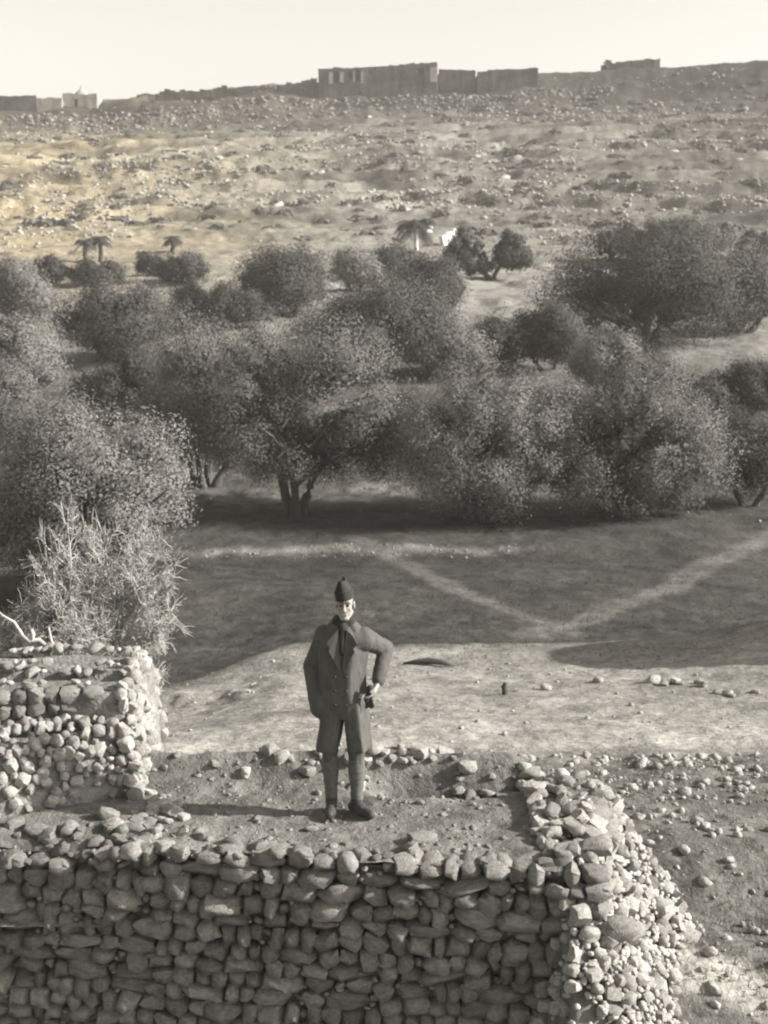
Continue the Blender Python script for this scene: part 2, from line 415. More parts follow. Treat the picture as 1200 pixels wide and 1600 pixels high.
    for k, nm in enumerate(names):
        fsel = Fq[reg == k]
        if len(fsel) == 0: continue
        uq, inv = np.unique(fsel, return_inverse=True)
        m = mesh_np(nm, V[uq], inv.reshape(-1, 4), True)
        ca = m.color_attributes.new('soil', 'FLOAT_COLOR', 'POINT'); ca.data.foreach_set('color', col[uq].ravel())  # soil tone together with the painted light and shade
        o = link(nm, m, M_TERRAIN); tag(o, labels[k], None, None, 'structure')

m, t, b = mat_new('soil'); M_TERRAIN = m; L = t.links.new
at_ = N(t, 'ShaderNodeAttribute', attribute_name='soil')
tc = N(t, 'ShaderNodeTexCoord')
na = N(t, 'ShaderNodeTexNoise'); na.inputs['Scale'].default_value = 9; na.inputs['Detail'].default_value = 8; na.inputs['Roughness'].default_value = 0.7; L(tc.outputs['Object'], na.inputs['Vector'])
nb = N(t, 'ShaderNodeTexNoise'); nb.inputs['Scale'].default_value = 0.45; nb.inputs['Detail'].default_value = 8; nb.inputs['Roughness'].default_value = 0.68; L(tc.outputs['Object'], nb.inputs['Vector'])
r1 = N(t, 'ShaderNodeMapRange'); r1.inputs[1].default_value = 0.3; r1.inputs[2].default_value = 0.7; r1.inputs[3].default_value = 0.50; r1.inputs[4].default_value = 1.12; L(na.outputs['Fac'], r1.inputs[0])
r2 = N(t, 'ShaderNodeMapRange'); r2.inputs[1].default_value = 0.3; r2.inputs[2].default_value = 0.7; r2.inputs[3].default_value = 0.72; r2.inputs[4].default_value = 1.28; L(nb.outputs['Fac'], r2.inputs[0])
nc = N(t, 'ShaderNodeTexNoise'); nc.inputs['Scale'].default_value = 1.7; nc.inputs['Detail'].default_value = 6; nc.inputs['Roughness'].default_value = 0.75; L(tc.outputs['Object'], nc.inputs['Vector'])
r3 = N(t, 'ShaderNodeMapRange'); r3.inputs[1].default_value = 0.35; r3.inputs[2].default_value = 0.65; r3.inputs[3].default_value = 0.74; r3.inputs[4].default_value = 1.26; L(nc.outputs['Fac'], r3.inputs[0])
m0 = N(t, 'ShaderNodeMath', operation='MULTIPLY'); L(r1.outputs[0], m0.inputs[0]); L(r3.outputs[0], m0.inputs[1])
mm = N(t, 'ShaderNodeMath', operation='MULTIPLY'); L(m0.outputs[0], mm.inputs[0]); L(r2.outputs[0], mm.inputs[1])
mx = N(t, 'ShaderNodeMix', data_type='RGBA', blend_type='MULTIPLY'); mx.inputs[0].default_value = 1
L(at_.outputs['Color'], mx.inputs[6]); L(mm.outputs[0], mx.inputs[7]); L(mx.outputs[2], b.inputs['Base Color'])
bp = N(t, 'ShaderNodeBump'); bp.inputs['Strength'].default_value = 0.6; bp.inputs['Distance'].default_value = 0.03
L(na.outputs['Fac'], bp.inputs['Height'])
bp2 = N(t, 'ShaderNodeBump'); bp2.inputs['Strength'].default_value = 0.5; bp2.inputs['Distance'].default_value = 0.5
L(nb.outputs['Fac'], bp2.inputs['Height']); L(bp.outputs[0], bp2.inputs['Normal']); L(bp2.outputs[0], b.inputs['Normal'])
build_terrain()

# ------------------------------------------------------------------ stones
def stone_mesh(seed, sub=2, round_=0.76, jit=0.115):
    """angular rounded block, unit size (-.5 .. .5), 48 triangles"""
    r = random.Random(seed); bm = bmesh.new(); bmesh.ops.create_cube(bm, size=1.0)
    bmesh.ops.subdivide_edges(bm, edges=bm.edges, cuts=1, use_grid_fill=True)
    for v in bm.verts:
        d = v.co.normalized()*0.56
        v.co = v.co.lerp(d, round_)
        v.co += Vector((r.uniform(-jit, jit), r.uniform(-jit, jit), r.uniform(-jit, jit)))
    m = bpy.data.meshes.new('stone'); bm.to_mesh(m); bm.free(); m.polygons.foreach_set('use_smooth', [True]*len(m.polygons)); m.set_sharp_from_angle(angle=math.radians(58)); m.update(); return m
STONES = [stone_mesh(100+k) for k in range(14)]
STONES_D = [stone_mesh(200+k) for k in range(14)]
for m_ in STONES: m_.materials.append(M_STONE)
for m_ in STONES_D: m_.materials.append(M_STONED)
def put_stone(parent, loc, size, rot, pool=STONES, name='stone'):
    o = bpy.data.objects.new(name, random.choice(pool)); COL.objects.link(o)
    o.location = loc; o.scale = size; o.rotation_euler = rot
    if parent is not None: o.parent = parent
    return o
_sv = []
for m_ in STONES:
    vv = np.array([v.co for v in m_.vertices]); ff = np.array([p.vertices[:] for p in m_.polygons]); _sv.append((vv, ff))
_ico = []
for k_ in range(10):
    b_ = bmesh.new(); bmesh.ops.create_icosphere(b_, subdivisions=1, radius=.5); r_ = random.Random(k_)
    for v_ in b_.verts: v_.co *= r_.uniform(.65, 1.2)
    b_.faces.ensure_lookup_table(); _ico.append((np.array([v_.co for v_ in b_.verts]), np.array([[v_.index for v_ in f_.verts] for f_ in b_.faces]))); b_.free()
def stone_stuff(name, locs, sizes, mat, label, seed=1, flat=0.7, kind='stuff', cat=None, pool=None):
    pool = pool or _sv
    """many small stones joined"""
    r = np.random.default_rng(seed); V = []; Fc = []; b0 = 0
    for (p, s) in zip(locs, sizes):
        vv, ff = pool[r.integers(len(pool))]
        an = r.uniform(0, 6.28); c, s_ = math.cos(an), math.sin(an)
        sc = np.array([s*r.uniform(.8, 1.4), s*r.uniform(.7, 1.1), s*flat*r.uniform(.7, 1.2)])
        q = vv*sc; ti = r.normal(0, .3)
        q = np.stack([q[:, 0], q[:, 1]*math.cos(ti)-q[:, 2]*math.sin(ti), q[:, 1]*math.sin(ti)+q[:, 2]*math.cos(ti)], 1)
        q = np.stack([q[:, 0]*c-q[:, 1]*s_, q[:, 0]*s_+q[:, 1]*c, q[:, 2]], 1)
        V.append(q+np.asarray(p)); Fc.append(ff+b0); b0 += len(vv)
    o = link(name, mesh_np(name, np.concatenate(V), np.concatenate(Fc), True), mat)
    return tag(o, label, cat, None, kind)

# ------------------------------------------------------------------ terrace (earth fill + dry stone wall in front)
def T_right(y): return 1.30 + (np.minimum(y, 9.9)-8.85)*0.40
def terr_z(x, y):
    x = np.asarray(x, float); y = np.asarray(y, float)
    z = 0.05*fbm(x*1.3, y*1.3, 201, 3) + 0.03*fbm(x*5, y*5, 205, 3)
    z = z - 0.30*np.exp(-((y-10.14)/0.15)**2)*sst(-0.3, 0.25, x)*sst(1.45, 1.3, x)          # hollow behind the man
    z = z + 0.17*np.exp(-((y-10.44)/0.14)**2)*sst(1.5, 1.0, x) + 0.06*fbm(x*2, y*2, 209, 2)*sst(10.2, 10.5, y)
    z = z + 0.05*sst(1.0, 1.4, x)*sst(9.3, 10.0, y) - .35*sst(10.0, 10.7, y)*sst(1.0, 1.5, x)
    z = z - 0.10*sst(9.3, 9.0, y)*sst(-1.7, -2.3, x)
    return z
def build_terrace():
    nx, ny = 190, 130
    xs = np.linspace(-5.2, 2.2, nx); ys = np.linspace(0, 1, ny)
    X, Y = np.meshgrid(xs, ys); fr = 8.86-.12*(X+.6); Y = fr+(13.0-fr)*Y
    R = T_right(np.minimum(Y, 10.4))
    Z = terr_z(X, Y)
    drop_r = sst(-0.05, 0.55, X-R+0.12*fbm(X*3, Y*3, 211, 2))
    drop_b = sst(10.55, 12.6, Y+0.2*fbm(X*2, Y*2, 213, 2))*sst(-2.75, -2.2, X)
    dr = np.maximum(drop_r, drop_b)
    Z = Z*(1-dr) + (H(X, Y)-0.12)*dr
    idx = np.arange(nx*ny).reshape(ny, nx)
    Fq = np.stack([idx[:-1, :-1], idx[:-1, 1:], idx[1:, 1:], idx[1:, :-1]], -1).reshape(-1, 4)
    me = mesh_np('terrace_ground', np.stack([X, Y, Z], -1).reshape(-1, 3), Fq, True)
    tone = np.clip(0.20+0.06*fbm(X*3, Y*3, 221, 4)+0.05*fbm(X, Y, 223, 3), 0.06, 0.5)
    col = np.stack([tone*1.02, tone, tone*0.93, np.ones_like(tone)], -1).reshape(-1, 4).astype(np.float32)
    ca = me.color_attributes.new('soil', 'FLOAT_COLOR', 'POINT'); ca.data.foreach_set('color', col.ravel())
    tag(link('terrace_ground', me, M_TERRAIN), 'rough earth top of the stone terrace under the man', None, None, 'structure')
build_terrace()

def terrace_top(x, y): return float(terr_z(np.array([x]), np.array([y]))[0])

def build_front_wall():
    root = empty('terrace_wall', (-0.8, 8.85, -1.5))
    tag(root, 'dark dry stone wall across the bottom, its shaded face below the man', 'stone wall')
    inv = Matrix.Translation((0.8, -8.85, 1.5))
    c = MB(); nx = 40                                           # earth behind the stones
    xs = np.linspace(-5.2, 1.5, nx)
    for i in range(nx-1):
        z0, z1 = terrace_top(xs[i], 8.9)-0.06, terrace_top(xs[i+1], 8.9)-0.06
        wy = lambda x_: -.12*(x_+.6)+.02
        c.add([(xs[i], 8.80+wy(xs[i]), -1.8), (xs[i+1], 8.80+wy(xs[i+1]), -1.8), (xs[i+1], 8.93+wy(xs[i+1]), z1), (xs[i], 8.93+wy(xs[i]), z0)], [(0, 1, 2, 3)])
    ob = c.build('earth_core', M_CORE, root); ob.data.transform(inv)
    r = random.Random(5); st = []
    z = -1.62
    while z < 0.05:
        hgt = r.uniform(0.085, 0.15)
        x = -3.35 + r.uniform(0, .15)
        while x < 1.52:
            wd = r.uniform(0.08, 0.20) if r.random() < .8 else r.choice([.06, .27, .31])
            hh = hgt*r.uniform(.78, 1.12)
            zc = z + hgt/2 + r.uniform(-.015, .015)
            ztop = terrace_top(x+wd/2, 8.9)+0.02
            if zc+hh*.3 < ztop:
                yc = 8.80 - 0.12*(x+.6) + 0.10*(zc+1.6)/1.6 + r.uniform(-.025, .03)
                st.append((Vector((x+wd/2, yc, zc)), Vector((wd*1.06, 0.24*r.uniform(.8, 1.1), hh*1.06)),
                           (r.gauss(0, .12), r.gauss(0, .16), r.gauss(0, .15))))
            x += wd*r.uniform(.96, 1.05)
        z += hgt*0.97
    vis = [s for s in st if s[0].z > -1.36 and s[0].x > -2.95]
    hid = [s for s in st if not (s[0].z > -1.36 and s[0].x > -2.95)]
    vis.sort(key=lambda s: -s[1].x*s[1].z)
    big, rest = vis[:295], vis[295:]+hid
    for k in range(260):
        x = r.uniform(-2.95, 1.3); z = r.uniform(-1.4, -.03); rest.append((Vector((x, 8.775-.12*(x+.6)+.10*(z+1.6)/1.6-.02, z)), Vector((.05, .05, r.uniform(.03, .06))), None))
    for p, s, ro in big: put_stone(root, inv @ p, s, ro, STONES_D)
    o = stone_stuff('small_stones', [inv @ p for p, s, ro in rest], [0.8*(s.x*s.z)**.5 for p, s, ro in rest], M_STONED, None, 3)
    o.parent = root
build_front_wall()

# collapsed lit end of the terrace at the right
def build_end():
    root = empty('rubble_buttress', (1.75, 9.2, -1.1))
    tag(root, 'sunlit pile of pale rubble at the right corner of the dark wall', 'rubble pile')
    inv = Matrix.Translation((-1.75, -9.2, 1.1))
    r = random.Random(11)
    def surf(x, y):
        ed = T_right(min(max(y, 8.85), 10.3))
        d = max(x-ed, 0); fy = max(8.80-y, 0)
        dist = math.hypot(d*1.0, fy*0.75)
        bk = max(y-10.1, 0); dist += max(1.28-x, 0)*4*(fy > 0)
        return 0.03 - 1.5*dist - 0.7*bk
    nx, ny = 50, 46; xs = np.linspace(0.9, 2.6, nx); ys = np.linspace(7.9, 11.0, ny); vs_ = []
    for yy in ys:
        for xx in xs: vs_.append((xx-1.75, yy-9.2, max(surf(xx, yy)-0.09, -1.7)+1.1))
    idx = np.arange(nx*ny).reshape(ny, nx); Fq = np.stack([idx[:-1, :-1], idx[:-1, 1:], idx[1:, 1:], idx[1:, :-1]], -1).reshape(-1, 4)
    link('earth_core', mesh_np('earth_core', vs_, Fq, True), M_CORE, root)
    st = []
    for k in range(2600):
        x = r.uniform(1.12, 2.45); y = r.uniform(8.1, 10.9); z = surf(x, y)
        if z < -1.5: continue
        s = r.uniform(.055, .12) if r.random() < .9 else r.uniform(.12, .2)
        if any((q[0]-x)**2+(q[1]-y)**2+(q[2]-z)**2 < (0.40*(q[3]+s))**2 for q in st): continue
        st.append((x, y, z, s))
    st.sort(key=lambda q: -q[3])
    for x, y, z, s in st[:290]:
        put_stone(root, (x-1.75, y-9.2, z+1.1+r.uniform(-.03, .02)), (s*r.uniform(.9, 1.3), s*r.uniform(.8, 1.1), s*r.uniform(.65, .95)),
                  (r.gauss(0, .4), r.gauss(0, .5)+.4, r.uniform(0, 6.28)))
    pl = [(r.uniform(1.15, 2.5)-1.75, 0, 0) for k in range(1300)]; L_ = [(q[0]-1.75, q[1]-9.2, q[2]+1.1) for q in st[290:]]
    for p in pl:
        y = r.uniform(8.0, 10.9); z = surf(p[0]+1.75, y)
        if z > -1.5: L_.append((p[0], y-9.2, z+1.1-.02))
    o = stone_stuff('small_stones', L_, [r.uniform(.03, .06) for _ in L_], M_STONE, None, 8); o.parent = root
build_end()

# ruined wall at the left
def build_ruin():
    ox, oy = -2.5, 10.5
    root = empty('ruined_wall', (ox, oy, 0))
    tag(root, 'broken dry stone wall stub with bright sunlit end at the left edge', 'ruined wall')
    r = random.Random(21)
    XR = -2.06
    # surfaces as a height field: rubble apron, ledge, dark face, top
    def top(x, y):
        y2 = y + 0.04*math.sin(x*3.1) + 0.03*math.sin(x*8.0+1)
        prof = np.interp(y2, [9.9, 10.02, 10.10, 10.15, 10.5, 10.55, 10.9, 11.15, 11.4], [0.54, 0.55, 0.57, 0.80, 0.80, 0.86, 0.86, 0.78, 0.3])
        q = max(XR-x, 0); yf = 9.90 - 0.5*q
        if y < 10.12: prof = min(prof, .10 + .19*q + 2.1*(y-yf))
        if y < yf: prof = min(prof, .10+.19*q) - (yf-y)*7
        e = XR - 0.06*math.sin(y*5) + 0.12*(0.85-prof)
        if y < 9.9: e = XR+0.02 - (9.9-y)*0.3
        d = x-e
        if d > 0: prof = prof - d*12
        return float(prof)
    nx, ny = 130, 120; xs = np.linspace(-4.8, -1.55, nx); ys = np.linspace(8.95, 11.5, ny)
    vs_ = [(xx-ox, yy-oy, max(top(xx, yy)-0.06, -0.6)) for yy in ys for xx in xs]
    idx = np.arange(nx*ny).reshape(ny, nx); Fq = np.stack([idx[:-1, :-1], idx[:-1, 1:], idx[1:, 1:], idx[1:, :-1]], -1).reshape(-1, 4)
    link('earth_core', mesh_np('earth_core', vs_, Fq, True), M_EARTH, root)
    st = []
    def try_add(x, y, z, s, rot, sz, pool=STONES):
        if any((q[0]-x)**2+(q[1]-y)**2+(q[2]-z)**2 < (0.42*(q[3]+s))**2 for q in st): return
        st.append((x, y, z, s, rot, sz, pool))
    # end face (facing the sun)
    for k in range(700):
        y = r.uniform(9.75, 11.2); zt = top(XR-0.12, y); z = r.uniform(-0.02, zt)
        x = XR + 0.14*(0.85-z) - 0.02 + r.uniform(-.03, .03)
        s = r.uniform(.055, .115)
        try_add(x, y, z, s, (r.gauss(0, .3), r.gauss(0, .3), r.gauss(0, .5)), (s*1.1, s*r.uniform(.8, 1.2), s*r.uniform(.8, 1.4)))
    # apron of bright rubble
    for k in range(2200):
        x = r.uniform(-3.2, XR); y = r.uniform(9.0, 10.1); z = top(x, y)
        if z < 0.03 or y < 9.88-.5*max(XR-x, 0) or (z > .535 and r.random() < .85): continue
        s = r.uniform(.05, .105)
        try_add(x, y, z, s, (r.gauss(0, .4), r.gauss(0, .4)+.35, r.uniform(0, 6.28)), (s*r.uniform(.8, 1.2), s*r.uniform(.8, 1.1), s*r.uniform(.8, 1.3)))
    # dark face, its shade put into darker stones, and top edge lines
    x = -3.25
    while x < XR-0.1:
        wd = r.uniform(.10, .2)
        for z in (0.62, 0.73):
            try_add(x+wd/2, 10.13-0.10*math.sin(x*3.1)*1.0, z, wd*.6, (r.gauss(0, .1), r.gauss(0, .15), r.gauss(0, .15)), (wd*1.05, .16, .115), STONES_D)
        x += wd
    for k in range(110):
        x = r.uniform(-3.2, XR-.02); y = r.choice([10.22, 10.53, 10.56, 11.05, 11.1])+r.uniform(-.05, .05); z = top(x, y)+.01
        s = r.uniform(.04, .11); try_add(x, y, z, s, (r.gauss(0, .3), r.gauss(0, .3), r.uniform(0, 6.28)), (s*1.3, s, s*.6))
    st.sort(key=lambda q: -q[3])
    n_d = 0
    for x, y, z, s, rot, sz, pl_ in st[:298]:
        put_stone(root, (x-ox, y-oy, z), sz, rot, pl_)
    if st[298:]:
        o = stone_stuff('small_stones', [(q[0]-ox, q[1]-oy, q[2]) for q in st[298:]], [q[3] for q in st[298:]], M_STONE, None, 9); o.parent = root
    print('RUIN stones', len(st))
build_ruin()

# ------------------------------------------------------------------ loose stones
def loose(n, gen, label, group, pool=STONES, name='loose_stone', cat='stone'):
    for k in range(n):
        (x, y, z, s) = gen(k)
        o = put_stone(None, (x, y, z+s*.12), (s*random.uniform(.9, 1.5), s*random.uniform(.8, 1.1), s*random.uniform(.5, .85)),
                      (random.gauss(0, .25), random.gauss(0, .25), random.uniform(0, 6.28)), pool, name)
        tag(o, label, cat, group)
def g_rim(k):
    x = random.uniform(-1.5, 1.75); y = 10.38+random.gauss(0, .12)+.05*math.sin(x*4); return x, y, terrace_top(x, y), random.choice([.06, .07, .09, .13])
loose(75, g_rim, 'small pale stone in the rubble rim behind the man', 'stones along the rear rim of the terrace')
def g_left(k):
    x = random.uniform(-2.1, -1.45); y = random.uniform(8.95, 10.0)-.2*(x+1.9); return x, y, terrace_top(x, y), random.choice([.05, .07, .09, .12])
loose(42, g_left, 'pale stone in the spill of rubble at the foot of the broken wall', 'rubble spilled below the broken wall')
def g_lt(k):
    x = random.uniform(-3.1, -1.7); y = random.uniform(8.95, 9.38); return x, y, terrace_top(x, y), random.choice([.05, .07, .1, .14])
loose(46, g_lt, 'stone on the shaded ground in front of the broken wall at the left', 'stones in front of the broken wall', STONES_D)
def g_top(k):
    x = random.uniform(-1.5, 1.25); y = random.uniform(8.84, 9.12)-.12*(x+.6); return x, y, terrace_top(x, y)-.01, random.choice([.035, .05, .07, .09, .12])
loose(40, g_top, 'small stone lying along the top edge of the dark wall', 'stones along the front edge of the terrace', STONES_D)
def g_corner(k):
    x = random.uniform(1.1, 1.6); y = random.uniform(8.8, 10.1); return x, y, terrace_top(x, y)+random.uniform(0, .06), random.choice([.08, .10, .13, .16])
loose(34, g_corner, 'pale stone heaped on the right corner of the terrace', 'stones heaped on the right corner of the terrace')
def g_cr(k):
    x = random.uniform(1.05, 1.7); y = random.uniform(9.9, 10.6); return x, y, terrace_top(x, y)+random.uniform(-.02, .03), random.choice([.06, .08, .1, .13])
loose(26, g_cr, 'pale stone in the rubble heap at the rear right corner of the terrace', 'rubble at the rear right corner of the terrace')
for (px, py, s, lab) in [(487, 1301, .10, 'single small white stone on bare earth below the man'), (660, 1312, .22, 'flat dark stone near the terrace edge right of the man')]:
    p = at(px, py, 9.3)
    yy = 9.3 if py < 1305 else 9.12
    xx = (px-600)/F*depth(yy, 0)
    o = put_stone(None, (xx, yy, terrace_top(xx, yy)+s*.1), (s, s*.6, s*.4), (0, .1, .3), STONES if s < .2 else STONES_D, 'loose_stone'); tag(o, lab, 'stone')
# pale stones along the right side of the track
tr = [(935, 1066), (1020, 1067), (1038, 1071), (1055, 1068), (1062, 1071), (1092, 1069), (1098, 1074), (1122, 1083), (1137, 1086), (1142, 1090), (1180, 1084), (853, 1078)]
for k, (px, py) in enumerate(tr):
    p = hit(px, py); s = random.uniform(.08, .16)
    o = put_stone(None, (p.x, p.y, p.z+s*.2), (s*1.4, s, s*.7), (0, .2, random.uniform(0, 6)), STONES, 'loose_stone')
    tag(o, 'pale stone lying at the edge of the dark shadow right of the track', 'stone', 'stones at the right edge of the track')

def scatter(n, fx, fy, smin, smax, sink=0.1, hf=None):
    L_ = []; S_ = []
    hf = hf or h1
    X = np.array([fx() for _ in range(n)]); Y = np.array([fy() for _ in range(n)])
    Zs = H(X, Y)
    for x, y, z in zip(X, Y, Zs):
        s = smin*(smax/smin)**(random.random()**2.2)
        L_.append((x, y, z+s*sink)); S_.append(s)
    return L_, S_
L1, S1 = [], []
for (n, x0, x1, y0, y1, a0, a1) in [(2100, 1.9, 10, 8.2, 13.5, .015, .11), (1100, -2.2, 10, 12.0, 13.6, .02, .13), (500, -5, 6.5, 13.2, 21, .012, .07), (260, -4.5, 0, 12.0, 13.5, .02, .1), (260, -9, 4, 36.3, 37.4, .02, .08), (120, -14, 14, 40, 60, .04, .2)]:
    def fx(): return random.uniform(x0, x1)
    def fy(): return random.uniform(y0, y1)
    l, s = scatter(n, fx, fy, a0, a1); L1 += l; S1 += s
stone_stuff('rubble', L1, S1, M_STONE, 'scattered small stones over the rough ground', 31)
X = np.random.default_rng(3).uniform(-2.0, 1.9, 750); Y = np.random.default_rng(4).uniform(8.86, 10.7, 750); Zt = terr_z(X, Y)
stone_stuff('pebbles', [(x, y, z) for x, y, z in zip(X, Y, Zt) if x < T_right(min(y, 10.3))], [0.012*(5.5)**(random.random()**2) for _ in X], M_STONED, 'small pebbles over the terrace earth', 33)

# hillside rocks
def hill_rocks():
    r = np.random.default_rng(12); n = 90000
    Y = r.uniform(140, 284, n); U = r.uniform(-.34, .34, n); X = U*Y
    dens = fbm(X*0.05, Y*0.05, 301, 4) + 0.5*fbm(X*0.02, Y*0.10, 305, 3)
    H(X, Y); bnd = H.band; bm_ = sst(.15, .35, bnd)*sst(.70, .5, bnd)
    keep = r.random(n) < (.25+1.1*bm_)* np.clip(0.22+2.6*dens, 0.02, 1)*np.where(Y < 160, .35, 1)
    X, Y = X[keep], Y[keep]; Zs = H(X, Y)
    s = 0.12*(7)**(r.random(len(X))**3.0); print('HROCK', len(X))
    stone_stuff('hillside_rocks', np.stack([X, Y, Zs+s*.15], 1), s, M_ROCK, 'pale rocks strewn over the hillside', 41, pool=_ico)
    big = []
    for k in range(70):
        y = r.uniform(150, 278); x = r.uniform(-.3, .3)*y; s_ = r.uniform(.6, 1.2)
        o = put_stone(None, (x, y, h1(x, y)+s_*.12), (s_*1.4, s_, s_*.7), (r.normal(0, .2), r.normal(0, .2), r.uniform(0, 6.3)), BOULD, 'boulder')
        tag(o, 'pale boulder on the stony hillside below the ruins', 'boulder', 'boulders on the hillside')
BOULD = [stone_mesh(400+k, jit=.16) for k in range(8)]
for m_ in BOULD: m_.materials.append(M_ROCK)
hill_rocks()
r = np.random.default_rng(77); X = r.uniform(-75, 45, 2600); Y = 277-np.abs(r.normal(0, 5, 2600)); Zs = H(X, Y); s_ = .2*(6)**(r.random(2600)**2.2)
stone_stuff('talus', np.stack([X, Y, Zs+s_*.15], 1), s_, M_ADOBER, 'fallen masonry along the foot of the ruins', 43, pool=_ico)

# ------------------------------------------------------------------ foliage
def leaf_cards(P, Nn, l, wdt, r):
    """leaf-shaped quads at P with normals Nn"""
    n = len(P)
    Nn = Nn/np.linalg.norm(Nn, axis=1, keepdims=True)
    a_ = r.normal(size=(n, 3)); T = np.cross(Nn, a_); T /= np.linalg.norm(T, axis=1, keepdims=True); B = np.cross(Nn, T)
    ll = (l*r.uniform(.6, 1.3, n))[:, None]; ww = (wdt*r.uniform(.6, 1.3, n))[:, None]
    v0 = P - T*ll*.5; v1 = P + B*ww*.5; v2 = P + T*ll*.5; v3 = P - B*ww*.5
    V = np.stack([v0, v3, v2, v1], 1).reshape(-1, 3)
    return V, np.arange(4*n).reshape(-1, 4)
def crown_mesh(name, W, D, z0, z1, nclump, rc, nleaf, l, wdt, seed, lobes=1, shape=1.0):
    r = np.random.default_rng(seed)
    cz = z0+(z1-z0)*0.36; C = []
    ph = r.uniform(0, 6.28, 6)
    while len(C) < nclump:
        d = r.normal(size=3); d /= np.linalg.norm(d)
        an = math.atan2(d[1], d[0])
        k = 1 + (.10*math.sin(2*an+ph[0]) + .09*math.sin(3*an+ph[1]+2*d[2]) + .08*math.sin(5*an+ph[2]+4*d[2]))*(.4+.2*lobes)
        q = r.uniform(.45, 1.0)**.6*min(k, 1.12)
        C.append((d[0]*max(W*.5-rc*.7, .1)*q, d[1]*max(D*.5-rc*.7, .1)*q, cz+d[2]*q*((z1-cz-rc*.6) if d[2] > 0 else (cz-z0-rc*.3))))
    C = np.array(C); R = rc*r.uniform(.55, 1.3, nclump)
    wts = R**2; wts /= wts.sum(); cnt = r.multinomial(nleaf, wts)
    ci = np.repeat(np.arange(nclump), cnt); n = len(ci)
    d = r.normal(size=(n, 3)); d /= np.linalg.norm(d, axis=1, keepdims=True)
    # feathery: clumps stretched outwards, ragged radius
    q = r.uniform(.15, 1.0, n)**.55 * (1+.35*np.abs(r.normal(size=n))**2*.5)
    out = C[ci]-np.array([0, 0, cz]); out /= (np.linalg.norm(out, axis=1, keepdims=True)+1e-6)
    P = C[ci] + d*(R[ci]*q)[:, None] + out*(R[ci]*.35*r.random(n))[:, None]
    Nn = d*1.0 + out*.25 + np.array([0, 0, .25]) + r.normal(size=(n, 3))*.28
    V, Fq = leaf_cards(P, Nn, l, wdt, r)
    ni = nleaf//7; ii = r.integers(0, nclump, ni); d2 = r.normal(size=(ni, 3)); d2 /= np.linalg.norm(d2, axis=1, keepdims=True)
    cc = np.array([0, 0, cz]); Pi = cc + (C[ii]-cc)*r.uniform(.25, .95, (ni, 1)) + d2*(R[ii]*.35*r.random(ni))[:, None]
    V2, F2 = leaf_cards(Pi, d2+np.array([0, -.5, .2]), l*2.6, wdt*3.2, r)
    V = np.concatenate([V, V2]); Fq = np.concatenate([Fq, F2+len(V)-len(V2)])
    sn = np.concatenate([d*.75+out*.45+np.array([0, 0, .15])+r.normal(size=(n, 3))*.16, d2*.6+(C[ii]-cc)*.4])
    sn /= np.linalg.norm(sn, axis=1, keepdims=True)
    me = mesh_np(name, V, Fq, True)
    me.normals_split_custom_set_from_vertices(np.repeat(sn, 4, 0).astype(np.float32))
    return me
def trunk_mesh(name, stems, hgt, crown_w, rad, seed, spread=.3, limbs=3):
    r = random.Random(seed); mb = MB()
    for k in range(stems):
        an = 6.28*k/stems + r.uniform(-.5, .5); b0 = Vector((math.cos(an)*rad*1.2*(stems > 1), math.sin(an)*rad*(stems > 1), -.25))
        tp = b0 + Vector((math.cos(an)*spread*crown_w*.5*r.uniform(.5, 1.1), math.sin(an)*spread*crown_w*.4, hgt*r.uniform(.9, 1.1)))
        pts = []; rd = []; n = 8
        bend = Vector((r.uniform(-.12, .12), r.uniform(-.12, .12), 0))*hgt
        for i in range(n+1):
            t_ = i/n
            pts.append(b0.lerp(tp, t_) + bend*math.sin(t_*3.14) + Vector((r.uniform(-1, 1), r.uniform(-1, 1), 0))*rad*.3)
            rd.append(rad*(1.45-1.0*min(t_*3, 1)*.35-.5*t_)*r.uniform(.85, 1.12))
        mb.tube(pts, rd, 8)
        for j in range(limbs):
            s = pts[r.randint(4, n)]; an2 = an+r.uniform(-1.5, 1.5); e_ = s+Vector((math.cos(an2)*crown_w*.3*r.uniform(.5, 1.1), math.sin(an2)*crown_w*.28, hgt*r.uniform(.4, 1.0)))
            p2 = [s.lerp(e_, q/5)+Vector((r.uniform(-1, 1), r.uniform(-1, 1), r.uniform(-1, 1)))*rad*.5*(0 < q < 5) for q in range(6)]
            mb.tube(p2, [rad*.5*(1-.13*q) for q in range(6)], 6)
    return mb.mesh(name, True)

def olive(px, top, cb, wpx, base, seed, label, name='olive_tree', group=None, nleaf=26000, near=False, stems=3, leafmat=None, lobes=3, spread=.35, D=None, cat='tree', rc=None, l=None):
    """tree of its own from its outline in the photograph; real metres"""
    p = hit(px, base); s = F/depth(p.y, p.z)
    hgt = (base-top)/s; W = 1.09*wpx/s; z0 = max((base-cb)/s, .1)
    root = empty(name, p)
    tag(root, label, cat, group)
    rc = rc or max(.16*min(W, hgt*1.3), .18); l = l or (0.080 if near else 0.0021*p.y)
    nc = int(np.clip(1.9*W*(hgt-z0)/(rc*rc), 24, 190))
    tm = trunk_mesh('trunk', stems, max(z0*1.25, hgt*.35), W, max((.024 if stems > 2 and wpx < 324 or near else .04)*hgt, .05)*(1 if stems > 1 else 1.5), seed, spread)
    link('trunk', tm, M_BARK, root)
    cm = crown_mesh('crown', W, (D or W*.80), z0, hgt*1.0, nc, rc, nleaf, l, l*.42, seed, lobes)
    link('crown', cm, leafmat or M_LEAF, root)
    return root

GB = 'olive trees in the valley grove'
